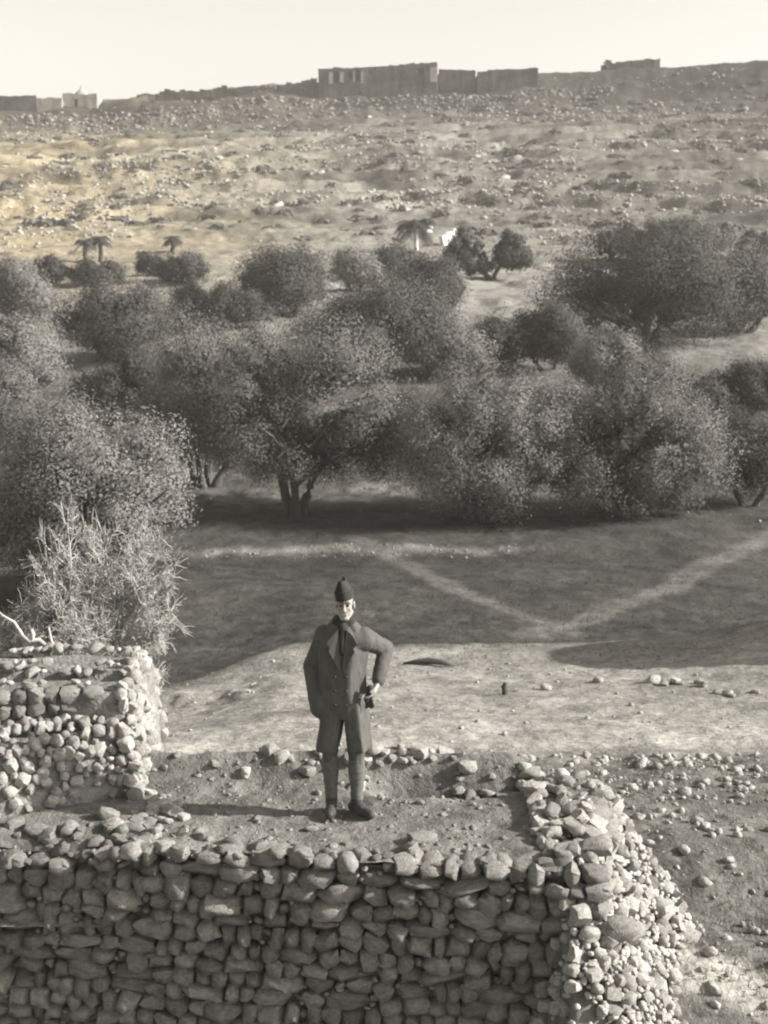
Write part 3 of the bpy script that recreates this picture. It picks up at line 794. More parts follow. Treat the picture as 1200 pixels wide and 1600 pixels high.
# near grove
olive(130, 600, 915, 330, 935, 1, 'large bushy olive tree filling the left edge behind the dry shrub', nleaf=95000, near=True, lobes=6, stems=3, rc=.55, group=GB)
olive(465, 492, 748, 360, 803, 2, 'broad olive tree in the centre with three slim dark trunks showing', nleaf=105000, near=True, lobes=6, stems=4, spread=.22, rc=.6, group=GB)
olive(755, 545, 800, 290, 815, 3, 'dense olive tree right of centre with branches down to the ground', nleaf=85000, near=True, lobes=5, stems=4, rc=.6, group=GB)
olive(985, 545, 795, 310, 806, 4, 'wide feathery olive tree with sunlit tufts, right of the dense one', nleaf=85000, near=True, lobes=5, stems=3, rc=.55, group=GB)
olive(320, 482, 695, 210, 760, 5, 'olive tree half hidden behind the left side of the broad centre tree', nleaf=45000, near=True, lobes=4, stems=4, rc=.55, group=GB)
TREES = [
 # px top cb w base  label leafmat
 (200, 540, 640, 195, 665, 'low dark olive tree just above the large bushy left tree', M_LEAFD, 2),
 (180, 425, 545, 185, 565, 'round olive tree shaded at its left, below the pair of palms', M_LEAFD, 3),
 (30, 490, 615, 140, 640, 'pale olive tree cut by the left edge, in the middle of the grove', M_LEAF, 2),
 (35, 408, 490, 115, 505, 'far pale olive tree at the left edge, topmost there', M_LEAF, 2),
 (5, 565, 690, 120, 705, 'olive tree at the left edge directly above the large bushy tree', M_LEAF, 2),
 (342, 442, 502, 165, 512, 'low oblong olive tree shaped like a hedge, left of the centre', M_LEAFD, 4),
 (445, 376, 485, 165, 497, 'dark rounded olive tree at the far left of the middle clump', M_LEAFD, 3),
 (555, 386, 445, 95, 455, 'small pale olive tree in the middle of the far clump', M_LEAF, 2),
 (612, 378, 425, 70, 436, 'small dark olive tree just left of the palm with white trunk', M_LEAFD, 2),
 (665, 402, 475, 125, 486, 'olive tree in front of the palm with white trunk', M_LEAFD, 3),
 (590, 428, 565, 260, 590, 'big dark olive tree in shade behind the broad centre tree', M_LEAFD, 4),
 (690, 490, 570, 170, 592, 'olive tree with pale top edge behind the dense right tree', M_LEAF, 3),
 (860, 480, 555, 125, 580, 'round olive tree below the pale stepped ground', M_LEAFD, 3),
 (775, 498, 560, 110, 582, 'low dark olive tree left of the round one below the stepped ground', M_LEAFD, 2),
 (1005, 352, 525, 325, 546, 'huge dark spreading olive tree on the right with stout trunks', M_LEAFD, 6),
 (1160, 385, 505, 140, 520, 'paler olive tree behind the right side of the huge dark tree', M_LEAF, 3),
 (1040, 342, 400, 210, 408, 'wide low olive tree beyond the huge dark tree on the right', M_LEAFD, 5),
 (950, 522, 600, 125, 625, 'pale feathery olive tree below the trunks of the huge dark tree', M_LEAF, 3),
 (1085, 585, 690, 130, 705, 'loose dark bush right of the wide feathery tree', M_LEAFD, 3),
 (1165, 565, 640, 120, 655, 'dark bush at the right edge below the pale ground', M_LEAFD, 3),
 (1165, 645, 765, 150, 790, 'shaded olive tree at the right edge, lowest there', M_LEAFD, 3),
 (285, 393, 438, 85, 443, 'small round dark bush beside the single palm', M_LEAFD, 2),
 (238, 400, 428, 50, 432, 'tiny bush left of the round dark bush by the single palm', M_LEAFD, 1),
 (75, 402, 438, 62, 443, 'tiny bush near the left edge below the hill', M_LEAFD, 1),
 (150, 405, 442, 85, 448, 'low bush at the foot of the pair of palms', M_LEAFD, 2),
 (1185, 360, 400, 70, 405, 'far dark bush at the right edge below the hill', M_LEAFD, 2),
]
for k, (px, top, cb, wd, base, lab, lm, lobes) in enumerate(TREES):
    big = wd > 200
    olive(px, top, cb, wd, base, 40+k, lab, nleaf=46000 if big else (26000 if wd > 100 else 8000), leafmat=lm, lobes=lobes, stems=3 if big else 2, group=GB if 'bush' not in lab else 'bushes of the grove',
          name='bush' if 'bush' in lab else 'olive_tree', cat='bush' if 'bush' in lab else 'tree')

# tree with V trunk
def v_tree():
    p = hit(768, 437); s = F/depth(p.y, p.z); root = empty('olive_tree', p)
    tag(root, 'small olive tree with a forked V trunk and two round crowns', 'tree', GB)
    mb = MB()
    for (tx, tz, r0) in ((-36/s, 38/s, .2), (20/s, 36/s, .17)):
        mb.tube([(0, 0, -.2), (tx*.35, .05, tz*.3), (tx*.75, 0, tz*.65), (tx*1.0, .1, tz*1.2)], [r0*1.2, r0, r0*.9, r0*.6], 8)
    mb.build('trunk', M_BARK, root, True)
    for (cx, z0, z1, wd, sd) in ((-33/s, 6/s, 73/s, 84/s, 1), (33/s, 14/s, 72/s, 76/s, 2)):
        c = crown_mesh('crown', wd, wd*.9, z0, z1, 34, .5, 8000, .26, .12, 70+sd, 2)
        o = link('crown', c, M_LEAFD, root); o.location = (cx, 0, 0)
v_tree()

# palms
def palm(px, top, base, wpx, label, seed, trunkmat=None, nf=30, group='date palms below the hill', droop=1.0):
    p = hit(px, base); s = F/depth(p.y, p.z); hgt = (base-top)/s; R_ = wpx/s/2
    root = empty('palm_tree', p); tag(root, label, 'palm', group)
    r = random.Random(seed); th = hgt - R_*.75
    mb = MB(); pts = [(r.uniform(-.05, .05), r.uniform(-.05, .05), -.2+(th+.2)*i/7) for i in range(8)]
    mb.tube(pts, [.24-.012*i+.02*(i % 2) for i in range(8)], 9); mb.build('trunk', trunkmat or M_BARK, root, True)
    for k in range(nf):
        an = 6.283*k/nf*1.618*3 + r.uniform(-.2, .2); el = r.uniform(-.5, 1.25); f = MB(); n = 7; L_ = R_*r.uniform(.9, 1.12)
        pts = []
        for i in range(n):
            t_ = i/(n-1); e2 = el - 1.3*droop*t_*t_
            pts.append(Vector((math.cos(an)*L_*t_*math.cos(el*.6), math.sin(an)*L_*t_*math.cos(el*.6), th+L_*(.75*math.sin(el)*t_ - .55*droop*t_*t_))))
        side = Vector((-math.sin(an), math.cos(an), 0))
        for i in range(n-1):
            a0, a1 = pts[i], pts[i+1]
            for q in range(3):
                c = a0.lerp(a1, q/3); c2 = a0.lerp(a1, q/3+.22); wl = L_*.46*math.sin(max(i+q/3, .5)/n*2.9)
                for sg in (-1, 1):
                    tip = c2 + side*sg*wl + (a1-a0)*.9 + Vector((0, 0, -wl*.45))
                    f.add([c, c2, tip], [(0, 1, 2)])
        f.tube(pts, [.03]*n, 4, False)
        f.build('frond', M_PALM, root)
palm(650, 326, 392, 66, 'bushy palm with a trunk coloured sunlit white beside the white slab', 1, M_WHITE, nf=34)  # sunlight on the trunk is put into its colour with the white material
palm(158, 361, 410, 34, 'taller palm of the pair at the left, on its right side', 2)
palm(134, 366, 410, 34, 'shorter palm of the pair at the left, on its left side', 3)
palm(270, 362, 396, 30, 'single palm rising above the small round bush', 4)
palm(222, 387, 412, 22, 'tiny palm left of the single palm', 5)
def g_mid(px, py): return hit(px, py)
# spiky palm shrub on the right, and bushes near the right path
palm(1125, 560, 640, 120, 'low spiky palm shrub at the right edge of the grove', 6, nf=26, group='palm shrubs')
# white ruin pieces by the palm
def white_piece(name, px, py, wpx, hpx, label, tilt):
    p = hit(px, py); s = F/depth(p.y, p.z); W_, Hh = wpx/s, hpx/s
    root = MB(); r = random.Random(px); n = 8; vs_ = []
    ring = []
    for i in range(n+1):
        ring.append((-W_/2+W_*i/n, Hh*(.78+.22*r.random())))
    for yy in (0, .5):
        vs_ += [(-W_/2, yy, -.4), (W_/2, yy, -.4)] + [(x, yy, z) for x, z in reversed(ring)]
    k = n+3
    fs = [tuple(range(k)), tuple(range(2*k-1, k-1, -1))] + [(i, k+i, k+(i+1) % k, (i+1) % k) for i in range(k)]
    root.add(vs_, fs); o = root.build(name, M_WHITE); o.location = p; o.rotation_euler = (0, tilt, .9)
    return tag(o, label, 'ruin')
white_piece('ruined_wall', 706, 384, 38, 24, 'bright white wall fragment tilted beside the palm', -.35)
white_piece('ruined_wall', 672, 364, 14, 12, 'small white block right of the palm crown', .1)

# scrub on hill (uncountable)
def scrub():
    r = np.random.default_rng(9); n = 420; P = []; S_ = []
    Y = r.uniform(150, 283, n); X = r.uniform(-.32, .32, n)*Y; Zs = H(X, Y); V = []; Fc = []; b0 = 0
    for x, y, z in zip(X, Y, Zs):
        s = r.uniform(.5, 1.6); k = 26
        d = r.normal(size=(k, 3)); d /= np.linalg.norm(d, axis=1, keepdims=True); d[:, 2] = np.abs(d[:, 2])
        Pn = np.array([x, y, z]) + d*np.array([s*1.3, s, s*.55])*r.uniform(.5, 1, (k, 1))
        v, f = leaf_cards(Pn, d+np.array([0, 0, .2]), .7*s, .4*s, r); V.append(v); Fc.append(f+b0); b0 += len(v)
    tag(link('scrub', mesh_np('scrub', np.concatenate(V), np.concatenate(Fc)), M_SCRUB), 'low dry scrub dotted over the hillside', None, None, 'stuff')
scrub()
# grass tufts in the foreground and on the field
def tufts(name, n, x0, x1, y0, y1, hmin, hmax, label, mat, seed, fh=None):
    r = np.random.default_rng(seed); X = r.uniform(x0, x1, n); Y = r.uniform(y0, y1, n)
    dn = fbm(X*.8, Y*.8, seed, 3); k = dn > -.1; X, Y = X[k], Y[k]; Zs = (fh or H)(X, Y); V = []
    for x, y, z in zip(X, Y, Zs):
        for q in range(5):
            an = r.uniform(0, 6.28); hh = r.uniform(hmin, hmax); le = r.uniform(.2, .9)*hh; w_ = hh*.09
            dx, dy = math.cos(an), math.sin(an); bx, by = x+r.normal(0, hh*.25), y+r.normal(0, hh*.25)
            V += [(bx-dy*w_, by+dx*w_, z-.01), (bx+dy*w_, by-dx*w_, z-.01), (bx+dx*le, by+dy*le, z+hh)]
    tag(link(name, mesh_np(name, V, np.arange(len(V)).reshape(-1, 3)), mat), label, None, None, 'stuff')
tufts('dry_grass', 5200, 1.9, 10, 8.3, 13.4, .015, .055, 'dry grass tufts on the rough ground right of the terrace', M_GRASS, 5)
tufts('verge_grass', 3800, -6, 8, 19.8, 24.5, .012, .04, 'short dark grass along the edge of the track', M_LEAFD, 16)
tufts('field_grass', 12000, -12, 12, 23.5, 42, .025, .07, 'low dark grass over the field', M_LEAFD, 6)

# ------------------------------------------------------------------ dry shrub behind the ruined wall
def dry_shrub(name, px, base_row, y, height, width, stems, label, seed, nb=7, depth_=4, lean=0.0):
    p = at(px, base_row, y); root = empty(name, (p.x, y, p.z)); tag(root, label, 'shrub')
    r = random.Random(seed); trunk = MB(); tw = MB()
    def grow(mb, s, d, L_, rad, lev):
        n = 4; pts = [s]; cur = s.copy(); dd = d.copy()
        for i in range(n):
            dd = (dd + Vector((r.gauss(0, .22), r.gauss(0, .22), r.gauss(0, .16)))).normalized(); cur = cur + dd*L_/n; pts.append(cur.copy())
        mb.tube(pts, [rad*(1-.12*i) for i in range(n+1)], 5 if lev < 2 else 3, lev < 2)
        if lev >= depth_: return
        for j in range(nb if lev else nb):
            t_ = r.uniform(.62 if lev == 0 else .35, 1.0); q = pts[min(int(t_*n), n)]
            nd = (dd + Vector((r.gauss(0, .8), r.gauss(0, .8), r.gauss(-.05, .7)))).normalized()
            grow(tw, q, nd, L_*r.uniform(.5, .78), max(rad*.5, .0028), lev+1)
    for (bx, dx, L_) in stems:
        grow(trunk, Vector((bx, r.uniform(-.1, .1), -.15)), Vector((dx, 0, 1)).normalized(), L_, .026, 0)
    zs_ = np.array([q[2] for q in tw.v]); k_ = height/np.percentile(zs_, 99); kx = width/(np.percentile(np.array([q[0] for q in tw.v]), 98)-np.percentile(np.array([q[0] for q in tw.v]), 2))
    for mb_ in (trunk, tw): mb_.v = [(q[0]*kx, q[1]*kx, q[2]*k_) for q in mb_.v]
    trunk.build('trunk', M_TWIG, root, True); tw.build('twigs', M_TWIG, root, True)
    # sparse small dry leaves
    vv = np.array(tw.v); rr = np.random.default_rng(seed); sel = vv[rr.integers(0, len(vv), 1300)]
    V, Fq = leaf_cards(sel+rr.normal(0, .03, sel.shape), rr.normal(size=sel.shape)+np.array([.3, 0, .4]), .035, .014, rr)
    link('leaves', mesh_np('leaves', V, Fq), M_LEAFDRY, root)
    return root
M_LEAFDRY = leaf_mat('dry_leaves', 0.22, 0.42)
dry_shrub('dry_shrub', 150, 1016, 13.2, 1.25, 1.45, [(-.12, .12, .5), (.05, .55, .5), (-.3, .0, .45), (.10, 1.0, .5)], 'pale twiggy shrub with bare stems behind the broken wall', 3, nb=6, depth_=4)
dry_shrub('dry_shrub', 45, 1012, 13.4, .5, .7, [(0, -.5, .32), (.1, .2, .3)], 'smaller thin twiggy shrub at the left edge behind the broken wall', 8, nb=5, depth_=3)
def dead_branch():
    root = MB(); P = lambda a_, b_: at(a_, b_, 11.6)
    o0 = P(80, 1012)
    q = lambda a_, b_, r_: (P(a_, b_)-o0)
    root.tube([q(80, 1014, 0), q(62, 1000, 0), q(48, 1003, 0), q(35, 993, 0), q(22, 972, 0), q(4, 962, 0), q(-20, 938, 0)], [.02, .024, .034, .02, .013, .011, .006], 7)
    root.tube([q(48, 1003, 0), q(52, 990, 0), q(49, 983, 0)], [.03, .02, .01], 6)
    root.tube([q(88, 1014, 0), q(80, 1002, 0), q(76, 980, 0)], [.02, .016, .01], 6)
    o = root.build('dead_branch', M_DEAD, None, True); o.location = o0
    tag(o, 'bleached bare branch forking over the top of the broken wall', 'branch')
M_DEAD = noise_mat('bleached_wood', 0.34, 0.52, scale=10, bump=.4, bscale=30)
dead_branch()

# made-up dark piece standing for a dark spot on the track; stump
p = hit(670, 1040); mb = MB()
mb.tube([(-.40, 0, .03), (-.2, .0, .06), (0, 0, .075), (.2, -.02, .06), (.40, -.06, .02)], [.015, .04, .055, .045, .012], 8)
o = mb.build('dark_piece', M_TIMBER, None, True); o.location = p; tag(o, 'made-up dark pointed piece in place of a dark spot on the pale track right of the man', 'dark_piece')
p = hit(788, 1086); mb = MB(); mb.tube([(0, 0, -.05), (.012, 0, .05), (-.008, .01, .11), (.012, 0, .17)], [.055, .042, .046, .03], 8)
o = mb.build('stump', M_TIMBER, None, True); o.location = p; tag(o, 'short dark stump standing on the track further right of the man', 'stump')

# ------------------------------------------------------------------ buildings on the crest
def facade(mb, x0, x1, zb, tops, y0, dep, openings, colw=1.0):
    """masonry block with irregular top and recessed openings; tops: function x -> z"""
    xs = sorted(set([x0, x1] + [v for o in openings for v in o[:2]] + list(np.arange(x0, x1, colw)[1:])))
    xs = [x0] + [v for v in xs[1:-1] if x0+.15 < v < x1-.15] + [x1]
    for a0, a1 in zip(xs[:-1], xs[1:]):
        zt = tops((a0+a1)/2)
        op = [o for o in openings if o[0] <= a0+1e-6 and o[1] >= a1-1e-6]
        if op:
            _, _, za, zz = op[0]
            segs = ([(zb, za)] if za > zb else []) + ([(zz, zt)] if zt > zz else [])
        else: segs = [(zb, zt)]
        for s0, s1 in segs:
            mb.box(a0, a1, y0, y0+.7, s0, s1)
    zt = min(tops(x) for x in np.linspace(x0, x1, 20))-.6
    mb.box(x0+.05, x1-.05, y0+1.6, y0+dep, zb, zt)       # body behind
    mb.box(x0+.03, x0+.7, y0+.71, y0+dep-.1, zb, zt+.1); mb.box(x1-.7, x1-.03, y0+.71, y0+dep-.1, zb, zt+.1)
def building(name, px0, px1, rows, rowb, label, mat=M_ADOBE, y=286, dep=8, openings=(), rag=.25, cat='building', seed=0, group=None):
    """rows: [(px,row)...] of the roof line"""
    s = F/depth(y, 30.0); r = random.Random(seed+px0)
    xx = lambda px: (px-600)/s
    zz = lambda row: at(600, row, y).z
    cx = xx((px0+px1)/2); zb = zz(rowb)
    root = empty(name, (cx, y, zb)); tag(root, label, cat, group)
    rp = [q[0] for q in rows]; rr = [q[1] for q in rows]
    def tops(x):
        px = (x+cx)*s+600; k = math.floor(px/7)
        return zz(float(np.interp(px, rp, rr)))-zb + rag*(random.Random(k*13+seed).random()-.6)
    ops = [(xx(a0)-cx, xx(a1)-cx, zz(c0)-zb, zz(c1)-zb) for a0, a1, c0, c1 in openings]
    mb = MB(); facade(mb, xx(px0)-cx, xx(px1)-cx, -4.0, tops, 0, dep, ops)
    va = np.array(mb.v); jx = fbm(va[:, 0]*1.7+seed, va[:, 2]*1.9+va[:, 1], 7, 2); jz = fbm(va[:, 0]*1.3, va[:, 2]*2.3+va[:, 1]+seed, 8, 2)
    va[:, 0] += .3*jx; va[:, 2] += .3*jz; va[:, 1] += .12*jz; mb.v = [tuple(q) for q in va]
    mb.build('wall', mat, root)
    for (a0, a1, c0, c1) in ops:
        f = MB(); f.box(a0+.02, a1-.02, .72, .95, c0, c1); f.build('window_shade_panel' if c0 > .5 else 'doorway_shade_panel', M_OPEN, root)
    return root, s, cx, zb
M_OPEN = noise_mat('interior_shade', 0.02, 0.035, scale=1, bump=0)  # dark panels closing the openings, painted shade in place of unlit rooms
root, s, cx, zb = building('fort', 497, 684, [(497, 110), (500, 107), (566, 105), (620, 101), (684, 97)], 166, 'large ruined mud fort with flat roof, tallest block on the crest', openings=[(521, 530, 127, 111), (555, 563, 127, 109), (544, 551, 122, 110), (654, 663, 117, 106)], seed=1, y=277.5, dep=20, rag=.2)
zr = lambda row: at(600, row, 277.5).z - zb
for (a0, a1, c0, c1) in ((514, 520, 131, 109), (531, 537, 129, 108.5), (552, 554.5, 128, 107.5), (564, 568, 130, 107.5), (672, 683, 128, 101)):
    f = MB(); f.box((a0-600)/s-cx, (a1-600)/s-cx, -.14, -.003, zr(c0), zr(c1+4)); f.build('pillar', M_ADOBEP, root)
building('fort_wing', 686, 744, [(686, 108), (744, 109)], 158, 'lower left half of the dark wing joined to the fort', seed=2, y=279, dep=16, rag=.2, group=None)
building('fort_wing', 746, 840, [(746, 112), (770, 109), (800, 107), (840, 105)], 160, 'long right half of the dark wing right of the fort', seed=3, y=278, dep=18, rag=.2)
building('stone_house', 938, 1030, [(938, 106), (943, 98), (948, 94), (957, 98), (985, 95), (1030, 91)], 113, 'small flat block alone on the crest at the right', seed=4, y=292, openings=[(943, 949, 108, 100)], dep=6)
building('low_house', -60, 54, [(-60, 151), (54, 149)], 172, 'long flat dark block at the left end of the crest', seed=5, y=279, dep=12, rag=.08)
building('low_wall', 55, 95, [(55, 153), (95, 152)], 170, 'pale low wall left of the domed shrine', mat=M_ADOBEP, seed=6, y=279, rag=.1, cat='wall', dep=4)
building('low_house', 212, 240, [(212, 149), (218, 145), (240, 147)], 160, 'tiny dark hut right of the domed shrine', seed=7, y=287, dep=5)
building('low_house', 241, 330, [(241, 145), (262, 141), (330, 141)], 160, 'low dark house with level roof beyond the tiny hut', rag=.5, seed=8, y=281, dep=12)
building('low_house', 331, 430, [(331, 137), (345, 133), (362, 137), (430, 135)], 158, 'low broken house between the level house and the stepped one', rag=.6, seed=9, y=280, dep=12)
building('low_house', 431, 496, [(431, 132), (470, 128), (482, 124), (496, 121)], 156, 'stepped low house touching the left end of the fort', rag=.5, seed=10, y=279, dep=12)
# shrine with small dome
root, s, cx, zb = building('shrine', 96, 150, [(96, 146), (108, 146), (112, 148), (135, 147), (150, 145)], 172, 'pale shrine with a small pointed dome at the left of the crest', mat=M_ADOBEP, seed=11, y=280, dep=6, openings=[(114, 119, 166, 154)], rag=.1)
ztop = at(600, 147, 280).z-zb; x0 = (121-600)/s-cx; mb = MB(); n = 14; prof = [(1.9, 0), (1.75, .5), (1.5, .9), (1.1, 1.3), (.6, 1.65), (.3, 1.95), (.12, 2.4), (.03, 2.9)]
mb.loft([[Vector((x0+rr*math.cos(2*math.pi*k/n), 3.0+rr*math.sin(2*math.pi*k/n), ztop-.75+zz)) for k in range(n)] for rr, zz in prof])
mb.build('dome', M_ADOBEP, root, True)

# ------------------------------------------------------------------ the man
def build_man():
    x0 = (538-600)/F*depth(9.55, .9); y0 = 9.55
    zt = terrace_top(x0, y0)
    YAW = -5
    root = empty('person', (x0, y0, zt), math.radians(YAW)); root.scale = (.91, .95, 1)
    tag(root, 'soldier in dark knee length coat and field cap, hand on hip', 'person')
    V = Vector
    # joints (local: x image right, -y towards the camera)
    aL, aR = V((-.118, .03, .09)), V((.10, .0, .09))           # ankles (image left / right)
    kL, kR = V((-.125, .005, .50)), V((.098, -.01, .50))
    hL, hR = V((-.10, .02, .93)), V((.09, .02, .93))
    pel = V((0, .02, .98)); wst = V((0, .02, 1.12)); chest = V((0, .02, 1.33)); nk = V((.005, .0, 1.50))
    sL, sR = V((-.175, .03, 1.405)), V((.175, .03, 1.405))
    eL = V((-.262, .07, 1.15)); wL = V((-.205, -.0, .95))
    eR = V((.325, .19, 1.27)); wR = V((.275, .0, 1.06))
    hd = V((.015, -.015, 1.665))
    b = MB()
    for (h_, k_, a_) in ((hL, kL, aL), (hR, kR, aR)):
        b.capsule(h_, k_, .085, .06); b.capsule(k_, k_.lerp(a_, .3)+V((0, .015, 0)), .058, .058); b.capsule(k_.lerp(a_, .3)+V((0, .015, 0)), a_, .058, .038)
    b.capsule(aL, aL+V((.004, -.11, -.052)), .030, .022); b.capsule(aR, aR+V((.09, -.065, -.052)), .030, .022)
    b.ellipsoid(pel, (.155, .105, .13)); b.capsule(pel, wst, .12, .115); b.ellipsoid(chest, (.165, .11, .21)); b.capsule(sL, sR, .052, .052)
    b.capsule(chest+V((0, .01, .1)), nk+V((0, 0, .05)), .07, .054)
    b.capsule(sL, eL, .055, .043); b.capsule(eL, wL, .043, .03); b.capsule(sR, eR, .055, .043); b.capsule(eR, wR, .043, .03)
    # head: skull, face, jaw, nose, brow, ears, lips
    HS = Matrix.Diagonal((.90, .95, 1)); yaw = Matrix.Rotation(math.radians(1), 3, 'Z') @ Matrix.Rotation(math.radians(-3), 3, 'X')
    def hp(x, y, z): return hd + yaw @ V((x*.9, y*.95, z))
    b.ellipsoid(hp(0, .012, .035), (.068, .089, .088), yaw)
    b.ellipsoid(hp(0, -.022, -.03), (.057, .063, .080), yaw)
    b.ellipsoid(hp(0, -.055, -.088), (.030, .026, .024), yaw)           # chin
    b.capsule(hp(-.05, -.0, -.055), hp(-.018, -.055, -.092), .022, .02); b.capsule(hp(.05, -.0, -.055), hp(.018, -.055, -.092), .022, .02)
    b.capsule(hp(0, -.083, .012), hp(0, -.105, -.026), .009, .0125); b.ellipsoid(hp(0, -.092, -.032), (.017, .014, .009), yaw)
    b.capsule(hp(-.045, -.070, .028), hp(.045, -.070, .028), .013, .013)  # brow
    b.ellipsoid(hp(-.034, -.052, -.02), (.026, .026, .024), yaw); b.ellipsoid(hp(.034, -.052, -.02), (.026, .026, .024), yaw)
    b.capsule(hp(-.018, -.079, -.062), hp(.018, -.079, -.062), .008, .008)
    for sg in (-1, 1): b.ellipsoid(hp(sg*.078, .012, -.005), (.010, .02, .031), yaw)
    # hand on the hip (image right): palm, four curled fingers, thumb
    def hand(wr, fwd, side, down, curl):
        fwd, side, down = fwd.normalized(), side.normalized(), down.normalized()
        pc = wr + fwd*.05
        for k in range(4): b.capsule(wr+side*(.012-.010*k)*1.2, pc+fwd*.035+side*(.032-.021*k), .016, .0135)
        b.capsule(wr, pc, .026, .024)
        for k in range(4):
            p0 = pc+fwd*.035+side*(.032-.021*k); Ls = [.040, .028, .022][:]
            sc = [.92, 1.05, 1.0, .8][k]; ang = .35*curl; p = p0
            for j, L_ in enumerate(Ls):
                d = fwd*math.cos(ang)+down*math.sin(ang); q = p+d*L_*sc; b.capsule(p, q, .0095-.0007*j, .0088-.0007*j, 10); p = q; ang += .6*curl
        t0 = wr+fwd*.02+side*.026; t1 = t0+fwd*.03+side*.026+down*.018; t2 = t1+fwd*.028+side*.004+down*.02
        b.capsule(t0, t1, .014, .012, 10); b.capsule(t1, t2, .0115, .0095, 10)
    hand(wR, (wR-eR)+V((-.05, -.06, .02)), V((.25, -.9, .2)), V((-1, .1, -.1)), 1.1)
    hand(wL, (wL-eL)+V((.02, -.02, -.05)), V((.2, -1, 0)), V((1, 0, 0)), .8)
    b.remesh('body', M_SKIN, root, .0045, 2)
    # eyes and brows, hair
    for sg in (-1, 1):
        e_ = MB(); e_.ellipsoid(hp(sg*.031, -.077, .006), (.013, .008, .007), yaw, 12, 8); e_.build('eye', M_EYE, root, True)
        e_ = MB(); e_.capsule(hp(sg*.016, -.088, .029), hp(sg*.046, -.078, .031), .0045, .003, 8); e_.build('eyebrow', M_HAIR, root, True)
    hr = MB(); hr.ellipsoid(hp(0, .022, .035), (.073, .086, .088), yaw); hr.capsule(hp(-.068, .04, .012), hp(.068, .04, .012), .018, .018); hr.ellipsoid(hp(0, .065, -.03), (.06, .04, .05), yaw)
    hr.remesh('hair', M_HAIR, root, .006, 2)
    # cap: soft folded field cap with raised crown, tilted
    cp_ = MB(); cr = yaw @ Matrix.Rotation(math.radians(-9), 3, 'Y')
    def cpt(x, y, z): return hd + V((-.006, 0, .058)) + cr @ V((x, y, z))
    rings = []; n = 28
    for (zz, sx, sy, py) in ((-.012, .086, .108, 0), (.02, .088, .110, 0), (.052, .087, .112, -.002), (.056, .078, .104, -.002), (.085, .064, .102, -.004), (.112, .044, .094, -.004), (.126, .030, .086, -.003), (.116, .012, .070, -.002)):
        sx *= .86; rings.append([cpt(sx*math.cos(6.2832*k/n), py+sy*math.sin(6.2832*k/n), zz + .012*(math.sin(6.2832*k/n))**2*(zz > .06) - (.018*max(0, math.sin(6.2832*k/n)) if zz < .03 else 0)) for k in range(n)])
    cp_.loft(rings); cap = cp_.build('cap', M_CAP, root, True); cap.data.set_sharp_from_angle(angle=math.radians(38))
    # coat: torso, sleeves, skirt in two panels (split in front)
    c = MB(); n = 28
    def ring(z, cx, cy, rx, ry, pw=3.3, flat=True):
        o = []
        for k in range(n):
            t_ = 6.2832*k/n; cc, ss = math.cos(t_), math.sin(t_)
            if flat and cc > 0 and ss < 0:                       # front edge of the coat, then a plane turning back to the flank
                f = math.atan2(cc, -ss)/(math.pi/2)
                px_, py_ = (f/.4*.40*rx, -ry) if f < .4 else (.40*rx+(f-.4)/.6*.60*rx, -ry+(f-.4)/.6*1.05*ry)
                o.append(V((cx+px_, cy+py_, z))); continue
            o.append(V((cx+rx*math.copysign(abs(cc)**(2/pw), cc), cy+ry*math.copysign(abs(ss)**(2/pw), ss), z)))
        return o
    c.loft([ring(.80, -.005, .02, .185, .135), ring(.92, -.008, .02, .192, .148), ring(1.05, -.012, .015, .188, .14), ring(1.18, -.012, .01, .195, .14), ring(1.32, -.004, .01, .205, .14), ring(1.41, 0, .015, .20, .118), ring(1.475, 0, .015, .135, .095), ring(1.52, .003, .01, .078, .075)])
    c.loft([ring(.535, -.138, .02, .092, .135, 3.3, False), ring(.56, -.136, .02, .094, .137, 3.3, False), ring(.68, -.118, .02, .095, .14, 3.3, False), ring(.80, -.106, .02, .098, .145, 3.3, False), ring(.95, -.085, .02, .095, .13, 3.3, False)])
    c.loft([ring(.535, .128, .015, .098, .135), ring(.56, .126, .015, .10, .137), ring(.68, .11, .018, .098, .14), ring(.80, .098, .02, .102, .145), ring(.95, .085, .02, .095, .13)])
    c.capsule(sL+V((.01, 0, -.01)), eL, .092, .088); c.capsule(eL, wL+V((-.02, .0, -.02)), .088, .082); c.ellipsoid(wL+V((.01, -.01, -.06)), (.095, .105, .125)); c.capsule(eL+V((.1, 0, .1)), wL+V((.06, .03, 0)), .09, .09)
    c.capsule(V((.06, -.01, 1.385)), sR+V((-.01, -.005, -.015)), .092, .09); c.capsule(sR+V((-.01, 0, -.01)), eR, .086, .066); c.capsule(eR, wR+(eR-wR)*.12, .066, .055)
    c.capsule(V((-.07, .0, 1.48)), V((.07, .0, 1.48)), .06, .06)
    coat = c.remesh('coat', M_COAT, root, .007, 3, noise=(.016, 8, 4))
    # collar and lapels
    def plate(name, pts, th, mat):
        m2 = MB(); nn = len(pts); pts = [V(p) for p in pts]; off = V((0, -th, 0))
        m2.add([p for p in pts]+[p+off for p in pts], [tuple(range(nn)), tuple(range(2*nn-1, nn-1, -1))]+[(i, (i+1) % nn, nn+(i+1) % nn, nn+i) for i in range(nn)])
        return m2.build(name, mat, coat)
    for sg in (-1, 1):
        plate('lapel', [(sg*.035, -.095, 1.50), (sg*.085, -.105, 1.46), (sg*.125, -.128, 1.40), (sg*.095, -.134, 1.365), (sg*.105, -.140, 1.345), (sg*.02, -.139, 1.20), (sg*.005, -.139, 1.22)], .014, M_LAPEL)
    col = MB(); rr = []
    for k in range(22):
        t_ = math.radians(-62 + 304*k/21); cc, ss = math.cos(t_), math.sin(t_)
        rr.append((cc, ss))
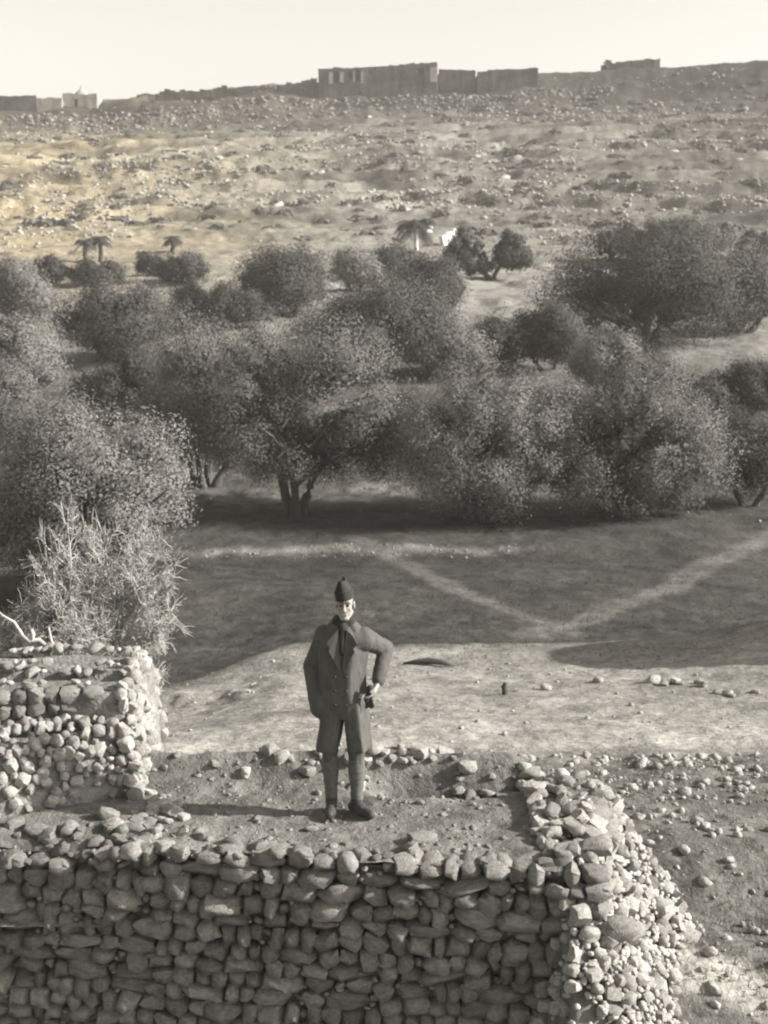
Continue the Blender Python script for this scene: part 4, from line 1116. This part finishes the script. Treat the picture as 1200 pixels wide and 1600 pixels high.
    for i in range(21):
        (c0, s0), (c1, s1) = rr[i], rr[i+1]
        q = lambda cc, ss, r_, z: V((.004+cc*r_, .008+ss*r_*1.0, z))
        a0, a1, b0_, b1_ = q(c0, s0, .092, 1.465), q(c1, s1, .092, 1.465), q(c0, s0, .076, 1.555), q(c1, s1, .076, 1.555)
        d0, d1, e0, e1 = q(c0, s0, .078, 1.465), q(c1, s1, .078, 1.465), q(c0, s0, .064, 1.55), q(c1, s1, .064, 1.55)
        col.add([a0, a1, b1_, b0_, d0, d1, e1, e0], [(0, 1, 2, 3), (3, 2, 6, 7), (5, 4, 7, 6), (0, 4, 5, 1)])
    col.build('collar', M_LAPEL, coat, True)
    sc_ = MB(); sc_.capsule(V((0, -.062, 1.50)), V((.0, -.118, 1.33)), .045, .03); sc_.capsule(V((-.04, -.01, 1.53)), V((.04, -.01, 1.53)), .058, .058)
    sc_.remesh('scarf', M_SHIRT, root, .007, 3)
    for k, (bx, bz) in enumerate([(.03, 1.14), (.03, 1.03), (.03, .92), (-.06, 1.14), (-.06, 1.03), (-.06, .92)]):
        bt = MB(); bt.ellipsoid((bx, -.128 if bz > 1 else -.132, bz), (.012, .006, .012), None, 10, 6); bt.build('button', M_BOOT, coat, True)
    for sg, zc in ((-1, .90), (1, .90)):
        pass
    cuff = MB(); pw_ = wR+(eR-wR)*.16; cuff.capsule(pw_, pw_+(eR-wR)*.22, .058, .063); cuff.remesh('cuff', M_LAPEL, coat, .007, 2)
    # breeches, puttees, boots
    for (h_, k_, a_) in ((hL, kL, aL), (hR, kR, aR)):
        q = MB(); q.capsule(h_+V((0, 0, -.05)), k_+V((0, .01, .08)), .10, .085); q.capsule(k_+V((0, .01, .06)), k_+V((0, 0, -.05)), .085, .062); q.remesh('breeches', M_BREECH, root, .008, 3, noise=(.012, 12, 8))
        p2 = MB(); rg = []; nn = 18; m_n = 44
        for i in range(m_n+1):
            t_ = i/m_n; c_ = k_.lerp(a_+V((0, 0, -.01)), t_) + V((0, .014*math.sin(t_*3.0), 0))
            base = np.interp(t_, [0, .12, .32, .7, 1], [.060, .066, .071, .054, .050])
            rg.append([c_+V((math.cos(6.2832*k/nn), math.sin(6.2832*k/nn), 0))*(base + .0045*(((t_*9+k/nn) % 1.0)-.4)) for k in range(nn)])
        p2.loft(rg); p2.build('puttee', M_PUTTEE, root, True)
    for a_, d in ((aL, V((.03, -1, 0))), (aR, V((.86, -.62, 0)))):
        d.normalize(); q = MB(); sd_ = V((-d.y, d.x, 0))
        q.capsule(a_+V((0, 0, .03)), a_+V((0, 0, -.02)), .052, .052); q.capsule(a_+V((0, 0, -.035))-d*.045, a_+d*.05+V((0, 0, -.03)), .043, .046)
        q.capsule(a_+d*.04+V((0, 0, -.04)), a_+d*.155+V((0, 0, -.052)), .046, .036)
        q.capsule(a_+d*.06+sd_*.018+V((0, 0, -.052)), a_+d*.13+sd_*.012+V((0, 0, -.055)), .035, .033)
        bo = q.remesh('boot', M_BOOT, root, .006, 2)
        co = np.empty(len(bo.data.vertices)*3, np.float32); bo.data.vertices.foreach_get('co', co); co = co.reshape(-1, 3); co[:, 2] = np.maximum(co[:, 2], .008); bo.data.vertices.foreach_set('co', co.ravel()); bo.data.update()
    # dark gloves held at the hip
    gl = MB(); hp_ = wR + V((-.055, -.075, -.045))
    gl.ellipsoid(hp_, (.038, .03, .055)); gl.capsule(hp_, hp_+V((-.03, -.01, -.06)), .028, .02)
    for k in range(4): gl.capsule(hp_+V((.012-.014*k, -.005, -.05)), hp_+V((.03-.02*k, -.008, -.115-.01*(k % 2))), .011, .009, 8)
    M_ = Matrix.Translation((x0, y0, zt)) @ Matrix.Rotation(math.radians(YAW), 4, 'Z') @ Matrix.Diagonal((.91, .95, 1, 1))
    go = gl.remesh('gloves', M_GLOVE, None, .005, 2); go.data.transform(M_)
    c0 = M_ @ hp_; go.data.transform(Matrix.Translation(-c0)); go.location = c0
    tag(go, 'dark leather gloves held in the hand on the hip', 'gloves')
build_man()
hz = MB(); hz.box(-420, 420, -70, 420, -9, 60)  # haze volume added to lift and veil the dark tones
m, t, b = mat_new('thin_haze'); t.nodes.remove(b); pv = N(t, 'ShaderNodeVolumePrincipled'); pv.inputs['Density'].default_value = HAZE
pv.inputs['Color'].default_value = (.98, .95, .88, 1); pv.inputs['Anisotropy'].default_value = 0.0
t.links.new(pv.outputs[0], t.nodes['Material Output'].inputs['Volume'])
tag(hz.build('added_haze', m), 'thin haze added to veil the dark tones over the valley', None, None, 'stuff')
print('TRIS', sum(len(m.loops)-2*len(m.polygons) for m in bpy.data.meshes))
